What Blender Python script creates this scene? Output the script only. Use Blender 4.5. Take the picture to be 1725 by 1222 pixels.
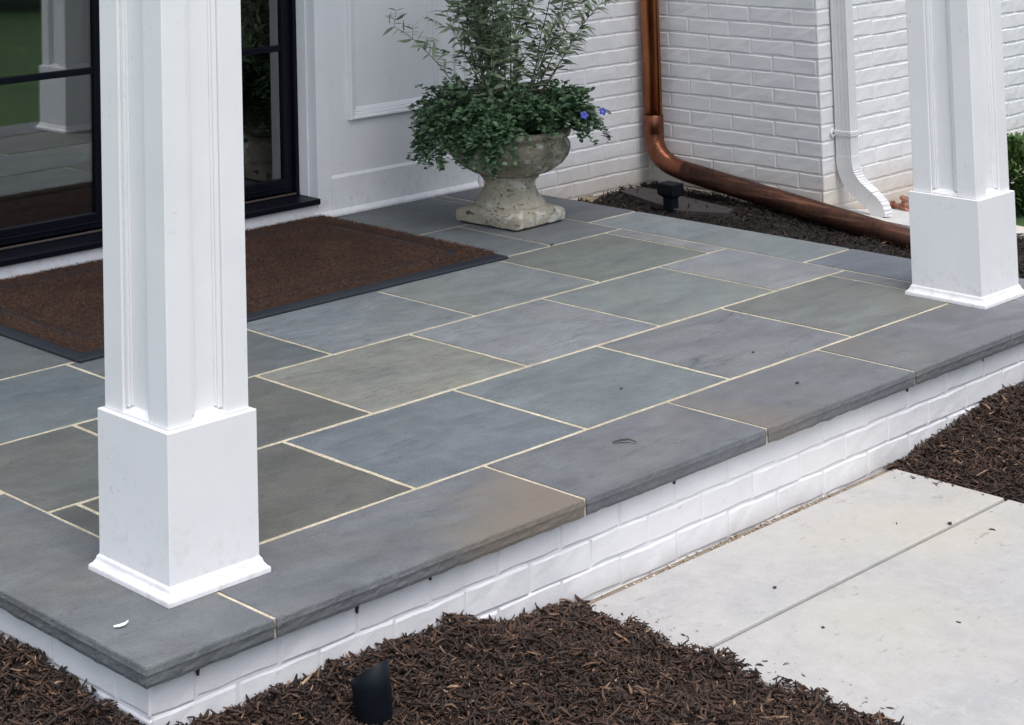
import bpy, bmesh, math, random
import numpy as np
from mathutils import Vector, Matrix, noise as mnoise

for o in list(bpy.data.objects):
    bpy.data.objects.remove(o)
scene = bpy.context.scene
COL = scene.collection
rng = np.random.default_rng(7)
random.seed(7)

# ------------------------------------------------------------------ camera
cam_d = bpy.data.cameras.new('camera')
cam = bpy.data.objects.new('camera', cam_d)
COL.objects.link(cam)
right = Vector((0.76422573, -0.64466425, -0.01915809))
down = Vector((0.02516513, 0.05948821, -0.99791175))
fwd = Vector((0.64445771, 0.76214773, 0.06168548))
M = Matrix(((right.x, -down.x, -fwd.x), (right.y, -down.y, -fwd.y), (right.z, -down.z, -fwd.z)))
cam.matrix_world = Matrix.Translation((-2.76499776, -3.62331026, 1.98802524)) @ M.to_4x4()
cam_d.sensor_fit = 'HORIZONTAL'
cam_d.sensor_width = 36.0
cam_d.lens = 3104.526 / 1725.0 * 36.0
cam_d.shift_x = (862.5 - 376.013) / 1725.0
cam_d.shift_y = (-467.214 - 611.0) / 1725.0
cam_d.clip_start = 0.05
cam_d.clip_end = 1000
scene.camera = cam

# ------------------------------------------------------------------ light
SUN_EL, SUN_AZ = math.radians(68), math.radians(205)     # azimuth clockwise from +Y
world = bpy.data.worlds.new('World')
scene.world = world
world.use_nodes = True
wt = world.node_tree
for n in list(wt.nodes):
    wt.nodes.remove(n)
sky = wt.nodes.new('ShaderNodeTexSky')
sky.sky_type = 'NISHITA'
sky.sun_disc = False
sky.sun_elevation = SUN_EL
sky.sun_rotation = SUN_AZ
sky.air_density = 1.0
sky.dust_density = 4.0
sky.ozone_density = 1.0
hsv = wt.nodes.new('ShaderNodeHueSaturation')
hsv.inputs['Hue'].default_value = 0.503
hsv.inputs['Saturation'].default_value = 0.66           # cloud cover
bg = wt.nodes.new('ShaderNodeBackground')
bg.inputs['Strength'].default_value = 0.15
wo = wt.nodes.new('ShaderNodeOutputWorld')
wt.links.new(sky.outputs[0], hsv.inputs['Color'])
wt.links.new(hsv.outputs[0], bg.inputs['Color'])
wt.links.new(bg.outputs[0], wo.inputs['Surface'])
sun_d = bpy.data.lights.new('sun', 'SUN')
sun_d.energy = 0.5
sun_d.angle = math.radians(36)
sun_d.color = (1.0, 0.98, 0.95)
sun = bpy.data.objects.new('sun', sun_d)
COL.objects.link(sun)
sd = Vector((math.sin(SUN_AZ) * math.cos(SUN_EL), math.cos(SUN_AZ) * math.cos(SUN_EL), math.sin(SUN_EL)))
sun.rotation_euler = sd.to_track_quat('Z', 'Y').to_euler()
sun.location = (0, -10, 20)
vs = scene.view_settings
vs.view_transform = 'Standard'
vs.look = 'None'
vs.exposure = 0.90
vs.gamma = 1.0
vs.use_curve_mapping = False
scene.render.engine = 'CYCLES'
scene.cycles.max_bounces = 8

# ------------------------------------------------------------------ helpers
def lin(r, g, b):
    f = lambda c: (c / 255 / 12.92) if c / 255 <= 0.04045 else ((c / 255 + 0.055) / 1.055) ** 2.4
    return (f(r), f(g), f(b))

def tag(o, label=None, cat=None, group=None, kind=None):
    if label: o['label'] = label
    if cat: o['category'] = cat
    if group: o['group'] = group
    if kind: o['kind'] = kind
    return o

def empty(name, loc=(0, 0, 0), rz=0.0):
    o = bpy.data.objects.new(name, None)
    o.empty_display_size = 0.1
    o.location = loc
    o.rotation_euler = (0, 0, rz)
    COL.objects.link(o)
    return o

def link(name, me, parent=None, loc=None, rot=None):
    o = bpy.data.objects.new(name, me)
    COL.objects.link(o)
    if parent is not None: o.parent = parent
    if loc is not None: o.location = loc
    if rot is not None: o.rotation_euler = rot
    return o

class MB:
    def __init__(s):
        s.bm = bmesh.new()
    def box(s, x0, x1, y0, y1, z0, z1, bev=0.0, seg=1):
        bm = s.bm if not bev else bmesh.new()
        v = [bm.verts.new((x, y, z)) for z in (z0, z1) for y in (y0, y1) for x in (x0, x1)]
        for f in ((0, 2, 3, 1), (4, 5, 7, 6), (0, 1, 5, 4), (2, 6, 7, 3), (0, 4, 6, 2), (1, 3, 7, 5)):
            bm.faces.new([v[i] for i in f])
        if bev:
            bmesh.ops.bevel(bm, geom=list(bm.edges), offset=bev, segments=seg, affect='EDGES', profile=0.6)
            s.join(bm)
        return s
    def join(s, bm2, mat=None):
        me = bpy.data.meshes.new('tmp')
        if mat: bm2.transform(mat)
        bm2.to_mesh(me); bm2.free()
        s.bm.from_mesh(me)
        bpy.data.meshes.remove(me)
        return s
    def loft(s, rings, cap0=True, cap1=True, closed=True):
        R = [[s.bm.verts.new(p) for p in r] for r in rings]
        n = len(R[0])
        for a, b in zip(R[:-1], R[1:]):
            for i in range(n if closed else n - 1):
                j = (i + 1) % n
                s.bm.faces.new((a[i], a[j], b[j], b[i]))
        if cap0: s.bm.faces.new(R[0][::-1])
        if cap1: s.bm.faces.new(R[-1])
        return s
    def lathe(s, prof, n=48, c=(0, 0), cap0=True, cap1=True):
        rings = [[(c[0] + r * math.cos(2 * math.pi * i / n), c[1] + r * math.sin(2 * math.pi * i / n), z) for i in range(n)] for r, z in prof]
        return s.loft(rings, cap0, cap1)
    def sq(s, prof, c=(0, 0), cap0=True, cap1=True):
        rings = [[(c[0] + a * h, c[1] + b * h, z) for a, b in ((-1, -1), (1, -1), (1, 1), (-1, 1))] for h, z in prof]
        return s.loft(rings, cap0, cap1)
    def tube(s, pts, rad, n=10, cap=True):
        pts = [Vector(p) for p in pts]
        if not hasattr(rad, '__len__'): rad = [rad] * len(pts)
        rings = []
        ref = None
        for i, p in enumerate(pts):
            t = (pts[min(i + 1, len(pts) - 1)] - pts[max(i - 1, 0)]).normalized()
            if ref is None:
                ref = t.orthogonal().normalized()
            ref = (ref - t * ref.dot(t)).normalized()
            b = t.cross(ref)
            rings.append([p + rad[i] * (math.cos(2 * math.pi * k / n) * ref + math.sin(2 * math.pi * k / n) * b) for k in range(n)])
        return s.loft(rings, cap, cap)
    def sweep(s, pts, prof, up=(0, 0, 1), side=None, scales=None, cap=True):
        """prof: list of (a,b) in (side, normal) frame; side fixed vector perpendicular to path plane"""
        pts = [Vector(p) for p in pts]; side = Vector(side).normalized()
        rings = []
        for i, p in enumerate(pts):
            t = (pts[min(i + 1, len(pts) - 1)] - pts[max(i - 1, 0)]).normalized()
            nn = t.cross(side).normalized()
            k = 1 if scales is None else scales[i]
            rings.append([p + side * (a * k) + nn * (b * k) for a, b in prof])
        return s.loft(rings, cap, cap)
    def build(s, name, mat, parent=None, smooth=False, loc=None, rot=None):
        bmesh.ops.recalc_face_normals(s.bm, faces=list(s.bm.faces))
        me = bpy.data.meshes.new(name)
        s.bm.to_mesh(me); s.bm.free()
        if mat: me.materials.append(mat)
        if smooth:
            me.polygons.foreach_set('use_smooth', [True] * len(me.polygons))
        return link(name, me, parent, loc, rot)

def np_mesh(name, verts, faces, mat, parent=None, attr=None, smooth=False, nper=None):
    me = bpy.data.meshes.new(name)
    verts = np.asarray(verts, np.float32); faces = np.asarray(faces, np.int32)
    k = faces.shape[1]
    me.vertices.add(len(verts)); me.vertices.foreach_set('co', verts.ravel())
    me.loops.add(faces.size); me.loops.foreach_set('vertex_index', faces.ravel())
    me.polygons.add(len(faces))
    me.polygons.foreach_set('loop_start', np.arange(len(faces), dtype=np.int32) * k)
    me.polygons.foreach_set('loop_total', np.full(len(faces), k, np.int32))
    if attr is not None:
        a = me.attributes.new('tone', 'FLOAT', 'POINT')
        a.data.foreach_set('value', np.asarray(attr, np.float32))
    me.update(calc_edges=True); me.validate()
    if smooth:
        me.polygons.foreach_set('use_smooth', np.ones(len(me.polygons), bool))
    me.materials.append(mat)
    return link(name, me, parent)

class NT:
    """tiny node-graph builder"""
    def __init__(s, name):
        s.m = bpy.data.materials.new(name); s.m.use_nodes = True
        s.t = s.m.node_tree
        for n in list(s.t.nodes): s.t.nodes.remove(n)
        s.out = s.t.nodes.new('ShaderNodeOutputMaterial')
        s.bsdf = s.t.nodes.new('ShaderNodeBsdfPrincipled')
        s.t.links.new(s.bsdf.outputs[0], s.out.inputs[0])
    def n(s, typ, **kw):
        nd = s.t.nodes.new(typ)
        for k, v in kw.items():
            if k in nd.inputs: s.set(nd.inputs[k], v)
            else: setattr(nd, k, v)
        return nd
    def set(s, inp, v):
        if isinstance(v, bpy.types.NodeSocket): s.t.links.new(v, inp)
        else: inp.default_value = v
    def coord(s, kind='Object'):
        return s.n('ShaderNodeTexCoord').outputs[kind]
    def pos(s):
        return s.n('ShaderNodeNewGeometry').outputs['Position']
    def mapping(s, vec, scale=(1, 1, 1), loc=(0, 0, 0), rot=(0, 0, 0)):
        m = s.n('ShaderNodeMapping'); s.set(m.inputs[0], vec)
        s.set(m.inputs['Location'], loc); s.set(m.inputs['Rotation'], rot); s.set(m.inputs['Scale'], scale)
        return m.outputs[0]
    def noise(s, vec, scale, detail=4, rough=0.55, dist=0.0):
        nd = s.n('ShaderNodeTexNoise', Scale=scale, Detail=detail, Roughness=rough, Distortion=dist)
        s.set(nd.inputs['Vector'], vec)
        return nd.outputs['Fac']
    def ramp(s, fac, stops):
        r = s.n('ShaderNodeValToRGB'); s.set(r.inputs[0], fac)
        e = r.color_ramp.elements
        while len(e) < len(stops): e.new(0.5)
        for i, (p, c) in enumerate(stops):
            e[i].position = p
            e[i].color = (c, c, c, 1) if not hasattr(c, '__len__') else (*c[:3], 1)
        return r.outputs[0]
    def mix(s, fac, a, b, mode='MIX'):
        m = s.n('ShaderNodeMix', data_type='RGBA', blend_type=mode)
        s.set(m.inputs[0], fac)
        s.set(m.inputs[6], a if not isinstance(a, tuple) else (*a[:3], 1))
        s.set(m.inputs[7], b if not isinstance(b, tuple) else (*b[:3], 1))
        return m.outputs[2]
    def math(s, op, a, b=0.0, c=None, clamp=False):
        m = s.n('ShaderNodeMath', operation=op, use_clamp=clamp)
        s.set(m.inputs[0], a); s.set(m.inputs[1], b)
        if c is not None: s.set(m.inputs[2], c)
        return m.outputs[0]
    def mrange(s, v, a, b, c=0.0, d=1.0):
        m = s.n('ShaderNodeMapRange'); s.set(m.inputs[0], v)
        for i, k in enumerate((a, b, c, d)): s.set(m.inputs[i + 1], k)
        return m.outputs[0]
    def xyz(s, v):
        x = s.n('ShaderNodeSeparateXYZ'); s.set(x.inputs[0], v)
        return x.outputs
    def rand(s):
        return s.n('ShaderNodeObjectInfo').outputs['Random']
    def ocol(s):
        return s.n('ShaderNodeObjectInfo').outputs['Color']
    def offset_by_rand(s, vec, k=37.0):
        a = s.n('ShaderNodeVectorMath', operation='ADD'); s.set(a.inputs[0], vec)
        c = s.n('ShaderNodeCombineXYZ'); r = s.math('MULTIPLY', s.rand(), k)
        for i in range(3): s.set(c.inputs[i], r)
        s.set(a.inputs[1], c.outputs[0])
        return a.outputs[0]
    def bump(s, h, strength=0.3, dist=0.01, normal=None):
        b = s.n('ShaderNodeBump', Strength=strength, Distance=dist); s.set(b.inputs['Height'], h)
        if normal is not None: s.set(b.inputs['Normal'], normal)
        return b.outputs[0]
    def fin(s, col=None, rough=0.5, normal=None, metal=0.0, spec=None):
        if col is not None: s.set(s.bsdf.inputs['Base Color'], col if not isinstance(col, tuple) else (*col[:3], 1))
        s.set(s.bsdf.inputs['Roughness'], rough)
        s.set(s.bsdf.inputs['Metallic'], metal)
        if spec is not None: s.set(s.bsdf.inputs['Specular IOR Level'], spec)
        if normal is not None: s.set(s.bsdf.inputs['Normal'], normal)
        return s.m

# ------------------------------------------------------------------ materials
def mat_white_paint():
    t = NT('white_trim_paint'); p = t.pos()
    n1 = t.noise(p, 6, 4); n2 = t.noise(p, 60, 3)
    col = t.mix(t.ramp(n1, [(0.35, 0.0), (0.75, 1.0)]), (0.80, 0.805, 0.815), (0.76, 0.768, 0.782))
    specks = t.ramp(t.noise(p, 45, 2, 0.5), [(0.63, 0.0), (0.72, 1.0)])
    grime = t.math('MULTIPLY', specks, t.ramp(t.noise(p, 3.1, 3), [(0.48, 0.0), (0.66, 0.5)]))
    col = t.mix(grime, col, (0.55, 0.54, 0.50))
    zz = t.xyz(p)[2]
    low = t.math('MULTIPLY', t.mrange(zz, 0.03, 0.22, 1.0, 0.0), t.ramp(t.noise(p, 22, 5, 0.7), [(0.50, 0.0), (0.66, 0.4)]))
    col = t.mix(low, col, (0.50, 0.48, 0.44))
    grain = t.noise(t.mapping(p, (90, 90, 3)), 1, 3)
    return t.fin(col, 0.42, t.bump(t.math('ADD', n2, grain), 0.06, 0.002))
WHITE = mat_white_paint()

def mat_brick(dirt_z=None, name='white_painted_brick', dirt=lin(188, 170, 142)):
    t = NT(name); p = t.pos()
    pv = t.offset_by_rand(p, 11.0)
    n1 = t.noise(pv, 5, 4); fine = t.noise(pv, 55, 5, 0.65); big = t.noise(p, 1.7, 3)
    col = t.mix(t.ramp(n1, [(0.3, 0.0), (0.75, 1.0)]), (0.77, 0.77, 0.78), (0.68, 0.685, 0.70))
    col = t.mix(t.math('MULTIPLY', t.ramp(big, [(0.5, 0.0), (0.8, 1.0)]), 0.35), col, (0.66, 0.655, 0.64))
    spots = t.ramp(t.noise(p, 30, 3, 0.6), [(0.65, 0.0), (0.72, 1.0)])
    col = t.mix(t.math('MULTIPLY', spots, t.ramp(t.noise(p, 2.3, 2), [(0.5, 0.0), (0.66, 0.7)])), col, (0.42, 0.40, 0.36))
    if dirt_z:
        z = t.xyz(p)[2]
        w = t.math('ADD', z, t.math('MULTIPLY', t.math('SUBTRACT', t.noise(p, 4, 4), 0.5), 0.22))
        splash = t.mrange(w, dirt_z[0], dirt_z[1], 0.75, 0.0)
        col = t.mix(splash, col, dirt)
    h = t.math('ADD', t.math('MULTIPLY', fine, 0.5), t.math('MULTIPLY', n1, 1.2))
    return t.fin(col, 0.6, t.bump(h, 0.6, 0.005))
BRICK = mat_brick((-0.30, 0.06), 'white_painted_brick')
BRICK_CLEAN = mat_brick((-0.37, -0.25), 'white_painted_step_brick', lin(176, 172, 166))

def mat_stone(name, stain=None, vein=None, cleft=1.0):
    """bluestone: object colour is the slab's own tint"""
    t = NT(name); p = t.pos(); pv = t.offset_by_rand(p, 23.0)
    base = t.ocol()
    warp = t.mapping(pv, (2.2, 5.5, 3.0), rot=(0, 0, 0.35))
    n1 = t.noise(warp, 1.3, 5, 0.6, 0.6)
    n2 = t.noise(pv, 14, 5, 0.65)
    grit = t.noise(p, 190, 3, 0.7)
    spk = t.noise(p, 70, 4, 0.7)
    clouds = t.noise(pv, 2.2, 3, 0.5, 0.8)
    col = t.mix(t.ramp(n1, [(0.28, 0.0), (0.72, 1.0)]), t.mix(1.0, base, (0.79, 0.79, 0.81), 'MULTIPLY'), t.mix(1.0, base, (1.20, 1.20, 1.18), 'MULTIPLY'))
    col = t.mix(t.math('MULTIPLY', t.ramp(clouds, [(0.45, 0.0), (0.75, 1.0)]), 0.5), col, t.mix(1.0, base, (1.12, 1.02, 0.88), 'MULTIPLY'))
    col = t.mix(t.math('MULTIPLY', t.ramp(n2, [(0.38, 0.0), (0.64, 1.0)]), 0.55), col, t.mix(1.0, col, (1.24, 1.24, 1.23), 'MULTIPLY'))
    col = t.mix(t.ramp(grit, [(0.42, 0.0), (0.66, 0.75)]), col, t.mix(1.0, col, (1.38, 1.37, 1.34), 'MULTIPLY'))
    col = t.mix(t.ramp(spk, [(0.30, 0.8), (0.52, 0.0)]), col, t.mix(1.0, col, (0.78, 0.78, 0.79), 'MULTIPLY'))
    streak = t.noise(t.mapping(pv, (3, 14, 4), rot=(0, 0, 0.5)), 1.6, 6, 0.65, 1.4)
    dk = t.ramp(streak, [(0.30, 1.0), (0.40, 0.0)])
    col = t.mix(t.math('MULTIPLY', dk, 0.6 + 0.2 * (cleft > 1)), col, t.mix(1.0, col, (0.66, 0.66, 0.70), 'MULTIPLY'))
    if stain:
        (ax, ay, a0, a1), tone, amt = stain                     # mask along direction in world plan
        x = t.xyz(p)
        d = t.math('ADD', t.math('MULTIPLY', x[0], ax), t.math('MULTIPLY', x[1], ay))
        d = t.math('ADD', d, t.math('MULTIPLY', t.math('SUBTRACT', t.noise(p, 3.0, 4, 0.6), 0.5), 0.45))
        col = t.mix(t.mrange(d, a0, a1, 0.0, amt), col, tone)
    if vein:
        x = t.xyz(p)
        (vx, vy, c0), wid = vein
        d = t.math('ADD', t.math('MULTIPLY', x[0], vx), t.math('MULTIPLY', x[1], vy))
        d = t.math('SUBTRACT', d, c0)
        d = t.math('ADD', d, t.math('MULTIPLY', t.math('SUBTRACT', t.noise(p, 4.5, 5, 0.6), 0.5), 0.22))
        v = t.math('SUBTRACT', 1.0, t.math('DIVIDE', t.math('ABSOLUTE', d), wid), clamp=True)
        v = t.math('MULTIPLY', v, t.ramp(t.noise(p, 3.3, 2), [(0.42, 0.0), (0.56, 0.8)]))
        col = t.mix(v, col, t.mix(1.0, base, (0.42, 0.42, 0.48), 'MULTIPLY'))
    pale = t.math('MULTIPLY', t.ramp(t.noise(p, 24, 4, 0.7), [(0.68, 0.0), (0.74, 1.0)]), t.ramp(t.noise(p, 2.9, 2), [(0.50, 0.0), (0.62, 0.45)]))
    col = t.mix(pale, col, (0.42, 0.42, 0.41))
    h = t.math('ADD', t.math('MULTIPLY', n1, 1.4 * cleft), t.math('ADD', t.math('MULTIPLY', n2, 0.35 * cleft), t.math('MULTIPLY', dk, -0.25 * cleft)))
    nb = t.bump(h, 0.45 if cleft <= 1 else 0.6, 0.010)
    nb = t.bump(grit, 0.25, 0.0012, nb)
    rough = t.mrange(n2, 0.3, 0.7, 0.62, 0.82)
    return t.fin(col, rough, nb, spec=0.4)
STONE = mat_stone('bluestone')
STONE_ROUGH = mat_stone('bluestone_cleft', cleft=1.7)
BROWN = lin(116, 108, 98)
STONE_B2 = mat_stone('bluestone_brown_corner', stain=((0.55, -0.85, 0.50, 0.72), BROWN, 0.9), cleft=0.6)
STONE_B4 = mat_stone('bluestone_brown_end', stain=((-0.95, -0.35, -2.74, -2.46), BROWN, 0.7), cleft=0.6)
STONE_B5 = mat_stone('bluestone_rusty_patch', stain=((-0.5, 0.86, -1.72, -1.42), lin(110, 103, 97), 0.55), cleft=0.7)
STONE_VEIN = mat_stone('bluestone_dark_vein', vein=((-0.42, 0.9, -0.72), 0.02), cleft=1.2)

def mat_simple(name, col, rough=0.6, n_scale=20, var=0.25, bump=0.2, metal=0.0, dist=0.004, spec=None):
    t = NT(name); p = t.pos(); n = t.noise(p, n_scale, 5, 0.6)
    c = t.mix(t.ramp(n, [(0.3, 0.0), (0.7, 1.0)]), tuple(k * (1 - var) for k in col), tuple(min(1, k * (1 + var)) for k in col))
    return t.fin(c, rough, t.bump(n, bump, dist), metal, spec)
def mat_mortar():
    t = NT('cream_mortar'); p = t.pos()
    n1 = t.noise(p, 7, 4, 0.6); n2 = t.noise(p, 90, 4, 0.7)
    col = t.mix(t.ramp(n1, [(0.35, 0.0), (0.68, 1.0)]), lin(188, 178, 154), lin(212, 205, 184))
    col = t.mix(t.ramp(n2, [(0.40, 0.6), (0.55, 0.0)]), col, lin(156, 144, 120))
    col = t.mix(t.ramp(t.noise(p, 3.7, 3), [(0.56, 0.0), (0.70, 0.55)]), col, lin(140, 132, 116))
    return t.fin(col, 0.92, t.bump(n2, 0.8, 0.004))
MORTAR = mat_mortar()
NAVY = mat_simple('dark_navy_frame', (0.0040, 0.0050, 0.0100), 0.42, 8, 0.12, 0.03, spec=0.15)
BRONZE = mat_simple('bronze_track', lin(92, 82, 74), 0.45, 30, 0.1, 0.05, metal=0.4)
RUBBER = mat_simple('black_rubber', lin(30, 35, 44), 0.55, 180, 0.25, 0.4, dist=0.002)
BLACK = mat_simple('matt_black_metal', (0.0036, 0.0060, 0.0100), 0.55, 50, 0.15, 0.08, spec=0.2)
DARK = mat_simple('dark_gap', (0.035, 0.032, 0.028), 0.9, 40, 0.3, 0.2)
SLATE = mat_simple('grey_slate_offcut', lin(56, 52, 52), 0.8, 25, 0.25, 0.5, dist=0.006)
CLAY = mat_simple('tan_plastic_pipe', lin(142, 128, 106), 0.7, 25, 0.2, 0.2)
SOILM = mat_simple('potting_soil', (0.025, 0.018, 0.013), 0.95, 70, 0.5, 0.9, dist=0.01)
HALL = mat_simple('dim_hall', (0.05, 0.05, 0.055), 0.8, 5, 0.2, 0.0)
CEIL = mat_simple('unseen_white_ceiling_board', (0.78, 0.78, 0.78), 0.6, 5, 0.03, 0.02)
ROOFM = mat_simple('grey_roofing', (0.11, 0.11, 0.115), 0.9, 60, 0.3, 0.4)
LAMPGLASS = mat_simple('lens', lin(120, 124, 126), 0.2, 10, 0.05, 0.0)

def mat_concrete(k=1.04, name='pale_concrete'):
    t = NT(name); p = t.pos()
    c = lambda *a: tuple(min(0.8, v * k) for v in lin(*a))
    n1 = t.noise(p, 2.2, 5, 0.6, 0.6); n2 = t.noise(p, 13, 6, 0.72, 0.5); n3 = t.noise(p, 130, 3, 0.65)
    col = t.mix(t.ramp(n1, [(0.34, 0.0), (0.66, 1.0)]), c(158, 158, 159), c(170, 169, 166))
    col = t.mix(t.ramp(n2, [(0.48, 0.0), (0.66, 0.6)]), col, c(178, 177, 175))
    col = t.mix(t.ramp(n2, [(0.30, 0.5), (0.44, 0.0)]), col, c(148, 146, 144))
    warm = t.ramp(t.noise(p, 1.1, 3, 0.5), [(0.46, 0.0), (0.68, 0.6)])
    col = t.mix(warm, col, c(174, 168, 153))
    col = t.mix(t.ramp(n3, [(0.40, 0.0), (0.68, 0.45)]), col, t.mix(1.0, col, (0.84, 0.84, 0.84), 'MULTIPLY'))
    pits = t.ramp(t.noise(t.mapping(p, (16, 44, 1), rot=(0, 0, 0.2)), 1.0, 4, 0.65), [(0.62, 0.0), (0.68, 1.0)])
    pits = t.math('MULTIPLY', pits, t.ramp(t.noise(p, 3.4, 2), [(0.42, 0.0), (0.56, 0.55)]))
    col = t.mix(pits, col, c(126, 124, 122))
    h = t.math('ADD', t.math('MULTIPLY', n2, 1.2), t.math('ADD', t.math('MULTIPLY', n3, 0.4), t.math('MULTIPLY', pits, -0.5)))
    return t.fin(col, 0.85, t.bump(h, 0.35, 0.005))
CONCRETE = mat_concrete()
PADCON = mat_concrete(1.35, 'whitened_concrete')

def mat_tone(name, stops, rough=0.8, bump=True, spec=None, sub=None):
    t = NT(name)
    a = t.n('ShaderNodeAttribute', attribute_name='tone')
    p = t.pos()
    c = t.ramp(a.outputs['Fac'], stops)
    n = t.noise(p, 90, 3, 0.6)
    c = t.mix(t.ramp(n, [(0.35, 0.0), (0.7, 1.0)]), t.mix(1.0, c, (0.75, 0.75, 0.75), 'MULTIPLY'), t.mix(1.0, c, (1.2, 1.2, 1.2), 'MULTIPLY'))
    return t.fin(c, rough, t.bump(n, 0.4, 0.002) if bump else None, spec=spec)
MULCH = mat_tone('shredded_bark', [(0.0, lin(24, 16, 13)), (0.35, lin(54, 39, 31)), (0.66, lin(88, 65, 51)), (0.90, lin(126, 100, 78)), (1.0, lin(172, 146, 118))], 0.85)
MULCH_SHADED = mat_tone('shaded_bark', [(0.0, lin(16, 12, 11)), (0.45, lin(38, 28, 23)), (0.8, lin(64, 48, 39)), (1.0, lin(120, 100, 82))], 0.8)  # same bark in darker tones: shade by the drain pipe put into the colour
COIR = mat_tone('brown_coir', [(0.0, lin(32, 21, 15)), (0.5, lin(74, 48, 33)), (1.0, lin(120, 82, 57))], 0.9)

def mat_leaf(name, dark, light, rough=0.5, trans=0.15):
    t = NT(name)
    a = t.n('ShaderNodeAttribute', attribute_name='tone').outputs['Fac']
    c = t.mix(a, dark, light)
    c = t.mix(t.ramp(t.noise(t.pos(), 40, 2), [(0.3, 0.0), (0.7, 0.4)]), c, t.mix(1.0, c, (1.3, 1.25, 1.1), 'MULTIPLY'))
    t.fin(c, rough, spec=0.35)
    d = t.n('ShaderNodeBsdfTranslucent'); t.set(d.inputs[0], c)
    m = t.n('ShaderNodeMixShader'); m.inputs[0].default_value = trans
    t.t.links.new(t.bsdf.outputs[0], m.inputs[1]); t.t.links.new(d.outputs[0], m.inputs[2])
    t.t.links.new(m.outputs[0], t.out.inputs[0])
    return t.m
LEAF_TRAIL = mat_leaf('dark_green_leaf', lin(40, 66, 48), lin(110, 140, 102))
LEAF_SAGE = mat_leaf('sage_leaf', lin(84, 100, 80), lin(164, 178, 148))
LEAF_BUSH = mat_leaf('green_bush_leaf', lin(26, 42, 20), lin(86, 118, 58))
LEAF_TREE = mat_leaf('evergreen_leaf', lin(16, 30, 20), lin(50, 74, 44))
STEM = mat_simple('brown_stem', lin(92, 78, 66), 0.8, 60, 0.2, 0.3)
STEM_G = mat_simple('green_stem', lin(72, 84, 60), 0.7, 60, 0.2, 0.2)
PETAL = mat_simple('blue_petal', lin(66, 76, 168), 0.6, 60, 0.15, 0.0)

def mat_urn():
    t = NT('weathered_cast_stone'); p = t.pos()
    n1 = t.noise(p, 6, 5, 0.6); n2 = t.noise(p, 40, 5, 0.7)
    col = t.mix(t.ramp(n1, [(0.3, 0.0), (0.7, 1.0)]), lin(150, 143, 126), lin(186, 178, 158))
    col = t.mix(t.ramp(n2, [(0.45, 0.0), (0.75, 0.5)]), col, lin(126, 122, 112))
    z = t.xyz(p)[2]
    # darker algae-stained bowl
    alg = t.math('MULTIPLY', t.mrange(z, 0.21, 0.27, 0.12, 1.0), t.ramp(t.noise(p, 7, 5, 0.7, 0.8), [(0.34, 0.15), (0.6, 0.95)]))
    col = t.mix(t.math('MULTIPLY', alg, 0.8), col, lin(98, 96, 86))
    moss = t.math('MULTIPLY', t.mrange(z, 0.26, 0.34, 0.0, 1.0), t.ramp(t.noise(p, 9, 4, 0.6), [(0.50, 0.0), (0.62, 0.7)]))
    col = t.mix(moss, col, lin(78, 86, 68))
    peel = t.ramp(t.noise(t.mapping(p, (1.6, 1.6, 5.0)), 6.5, 5, 0.6, 0.5), [(0.66, 0.0), (0.69, 0.9)])
    col = t.mix(peel, col, lin(54, 48, 44))
    pits = t.ramp(t.noise(t.mapping(p, (1, 1, 1.6)), 30, 4, 0.6, 0.9), [(0.60, 0.0), (0.65, 0.9)])
    pm = t.math('MULTIPLY', pits, t.ramp(t.noise(p, 5.5, 2, 0.5), [(0.42, 0.0), (0.54, 1.0)]))
    col = t.mix(pm, col, lin(48, 44, 40))
    pale = t.ramp(t.noise(p, 11, 4, 0.6), [(0.55, 0.0), (0.62, 0.8)])
    col = t.mix(pale, col, lin(198, 196, 188))
    h = t.math('SUBTRACT', t.math('ADD', n1, t.math('MULTIPLY', n2, 0.6)), t.math('MULTIPLY', pm, 1.2))
    return t.fin(col, 0.9, t.bump(h, 0.6, 0.008))
URN = mat_urn()

def mat_copper(name, aged):
    t = NT(name); p = t.pos()
    n = t.noise(t.mapping(p, (6, 6, 1.2)), 1.6, 5, 0.65, 0.8); f = t.noise(p, 45, 4, 0.6)
    if aged:
        col = t.mix(t.ramp(n, [(0.3, 0.0), (0.7, 1.0)]), lin(60, 42, 36), lin(98, 66, 52))
        col = t.mix(t.ramp(f, [(0.5, 0.0), (0.75, 0.5)]), col, lin(54, 40, 36))
        st_ = t.ramp(t.noise(t.mapping(p, (26, 1.6, 26)), 1.2, 4, 0.65), [(0.52, 0.0), (0.70, 0.7)])
        col = t.mix(st_, col, lin(158, 112, 92))
        return t.fin(col, t.mrange(f, 0.3, 0.7, 0.38, 0.60), t.bump(f, 0.08, 0.002), 0.75)
    col = t.mix(t.ramp(n, [(0.3, 0.0), (0.7, 1.0)]), lin(150, 92, 66), lin(182, 120, 72))
    return t.fin(col, t.mrange(f, 0.3, 0.7, 0.26, 0.36), t.bump(n, 0.04, 0.002), 1.0)
COPPER = mat_copper('bright_copper', False)
COPPER_MID = mat_simple('dull_copper', lin(132, 84, 64), 0.33, 14, 0.22, 0.1, metal=0.9)
COPPER_AGED = mat_copper('tarnished_copper', True)
WHITE_METAL = mat_simple('white_coated_metal', (0.68, 0.685, 0.69), 0.35, 8, 0.04, 0.03)
BRASS = mat_simple('tarnished_brass', lin(150, 104, 88), 0.5, 60, 0.25, 0.2, metal=0.5)

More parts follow.
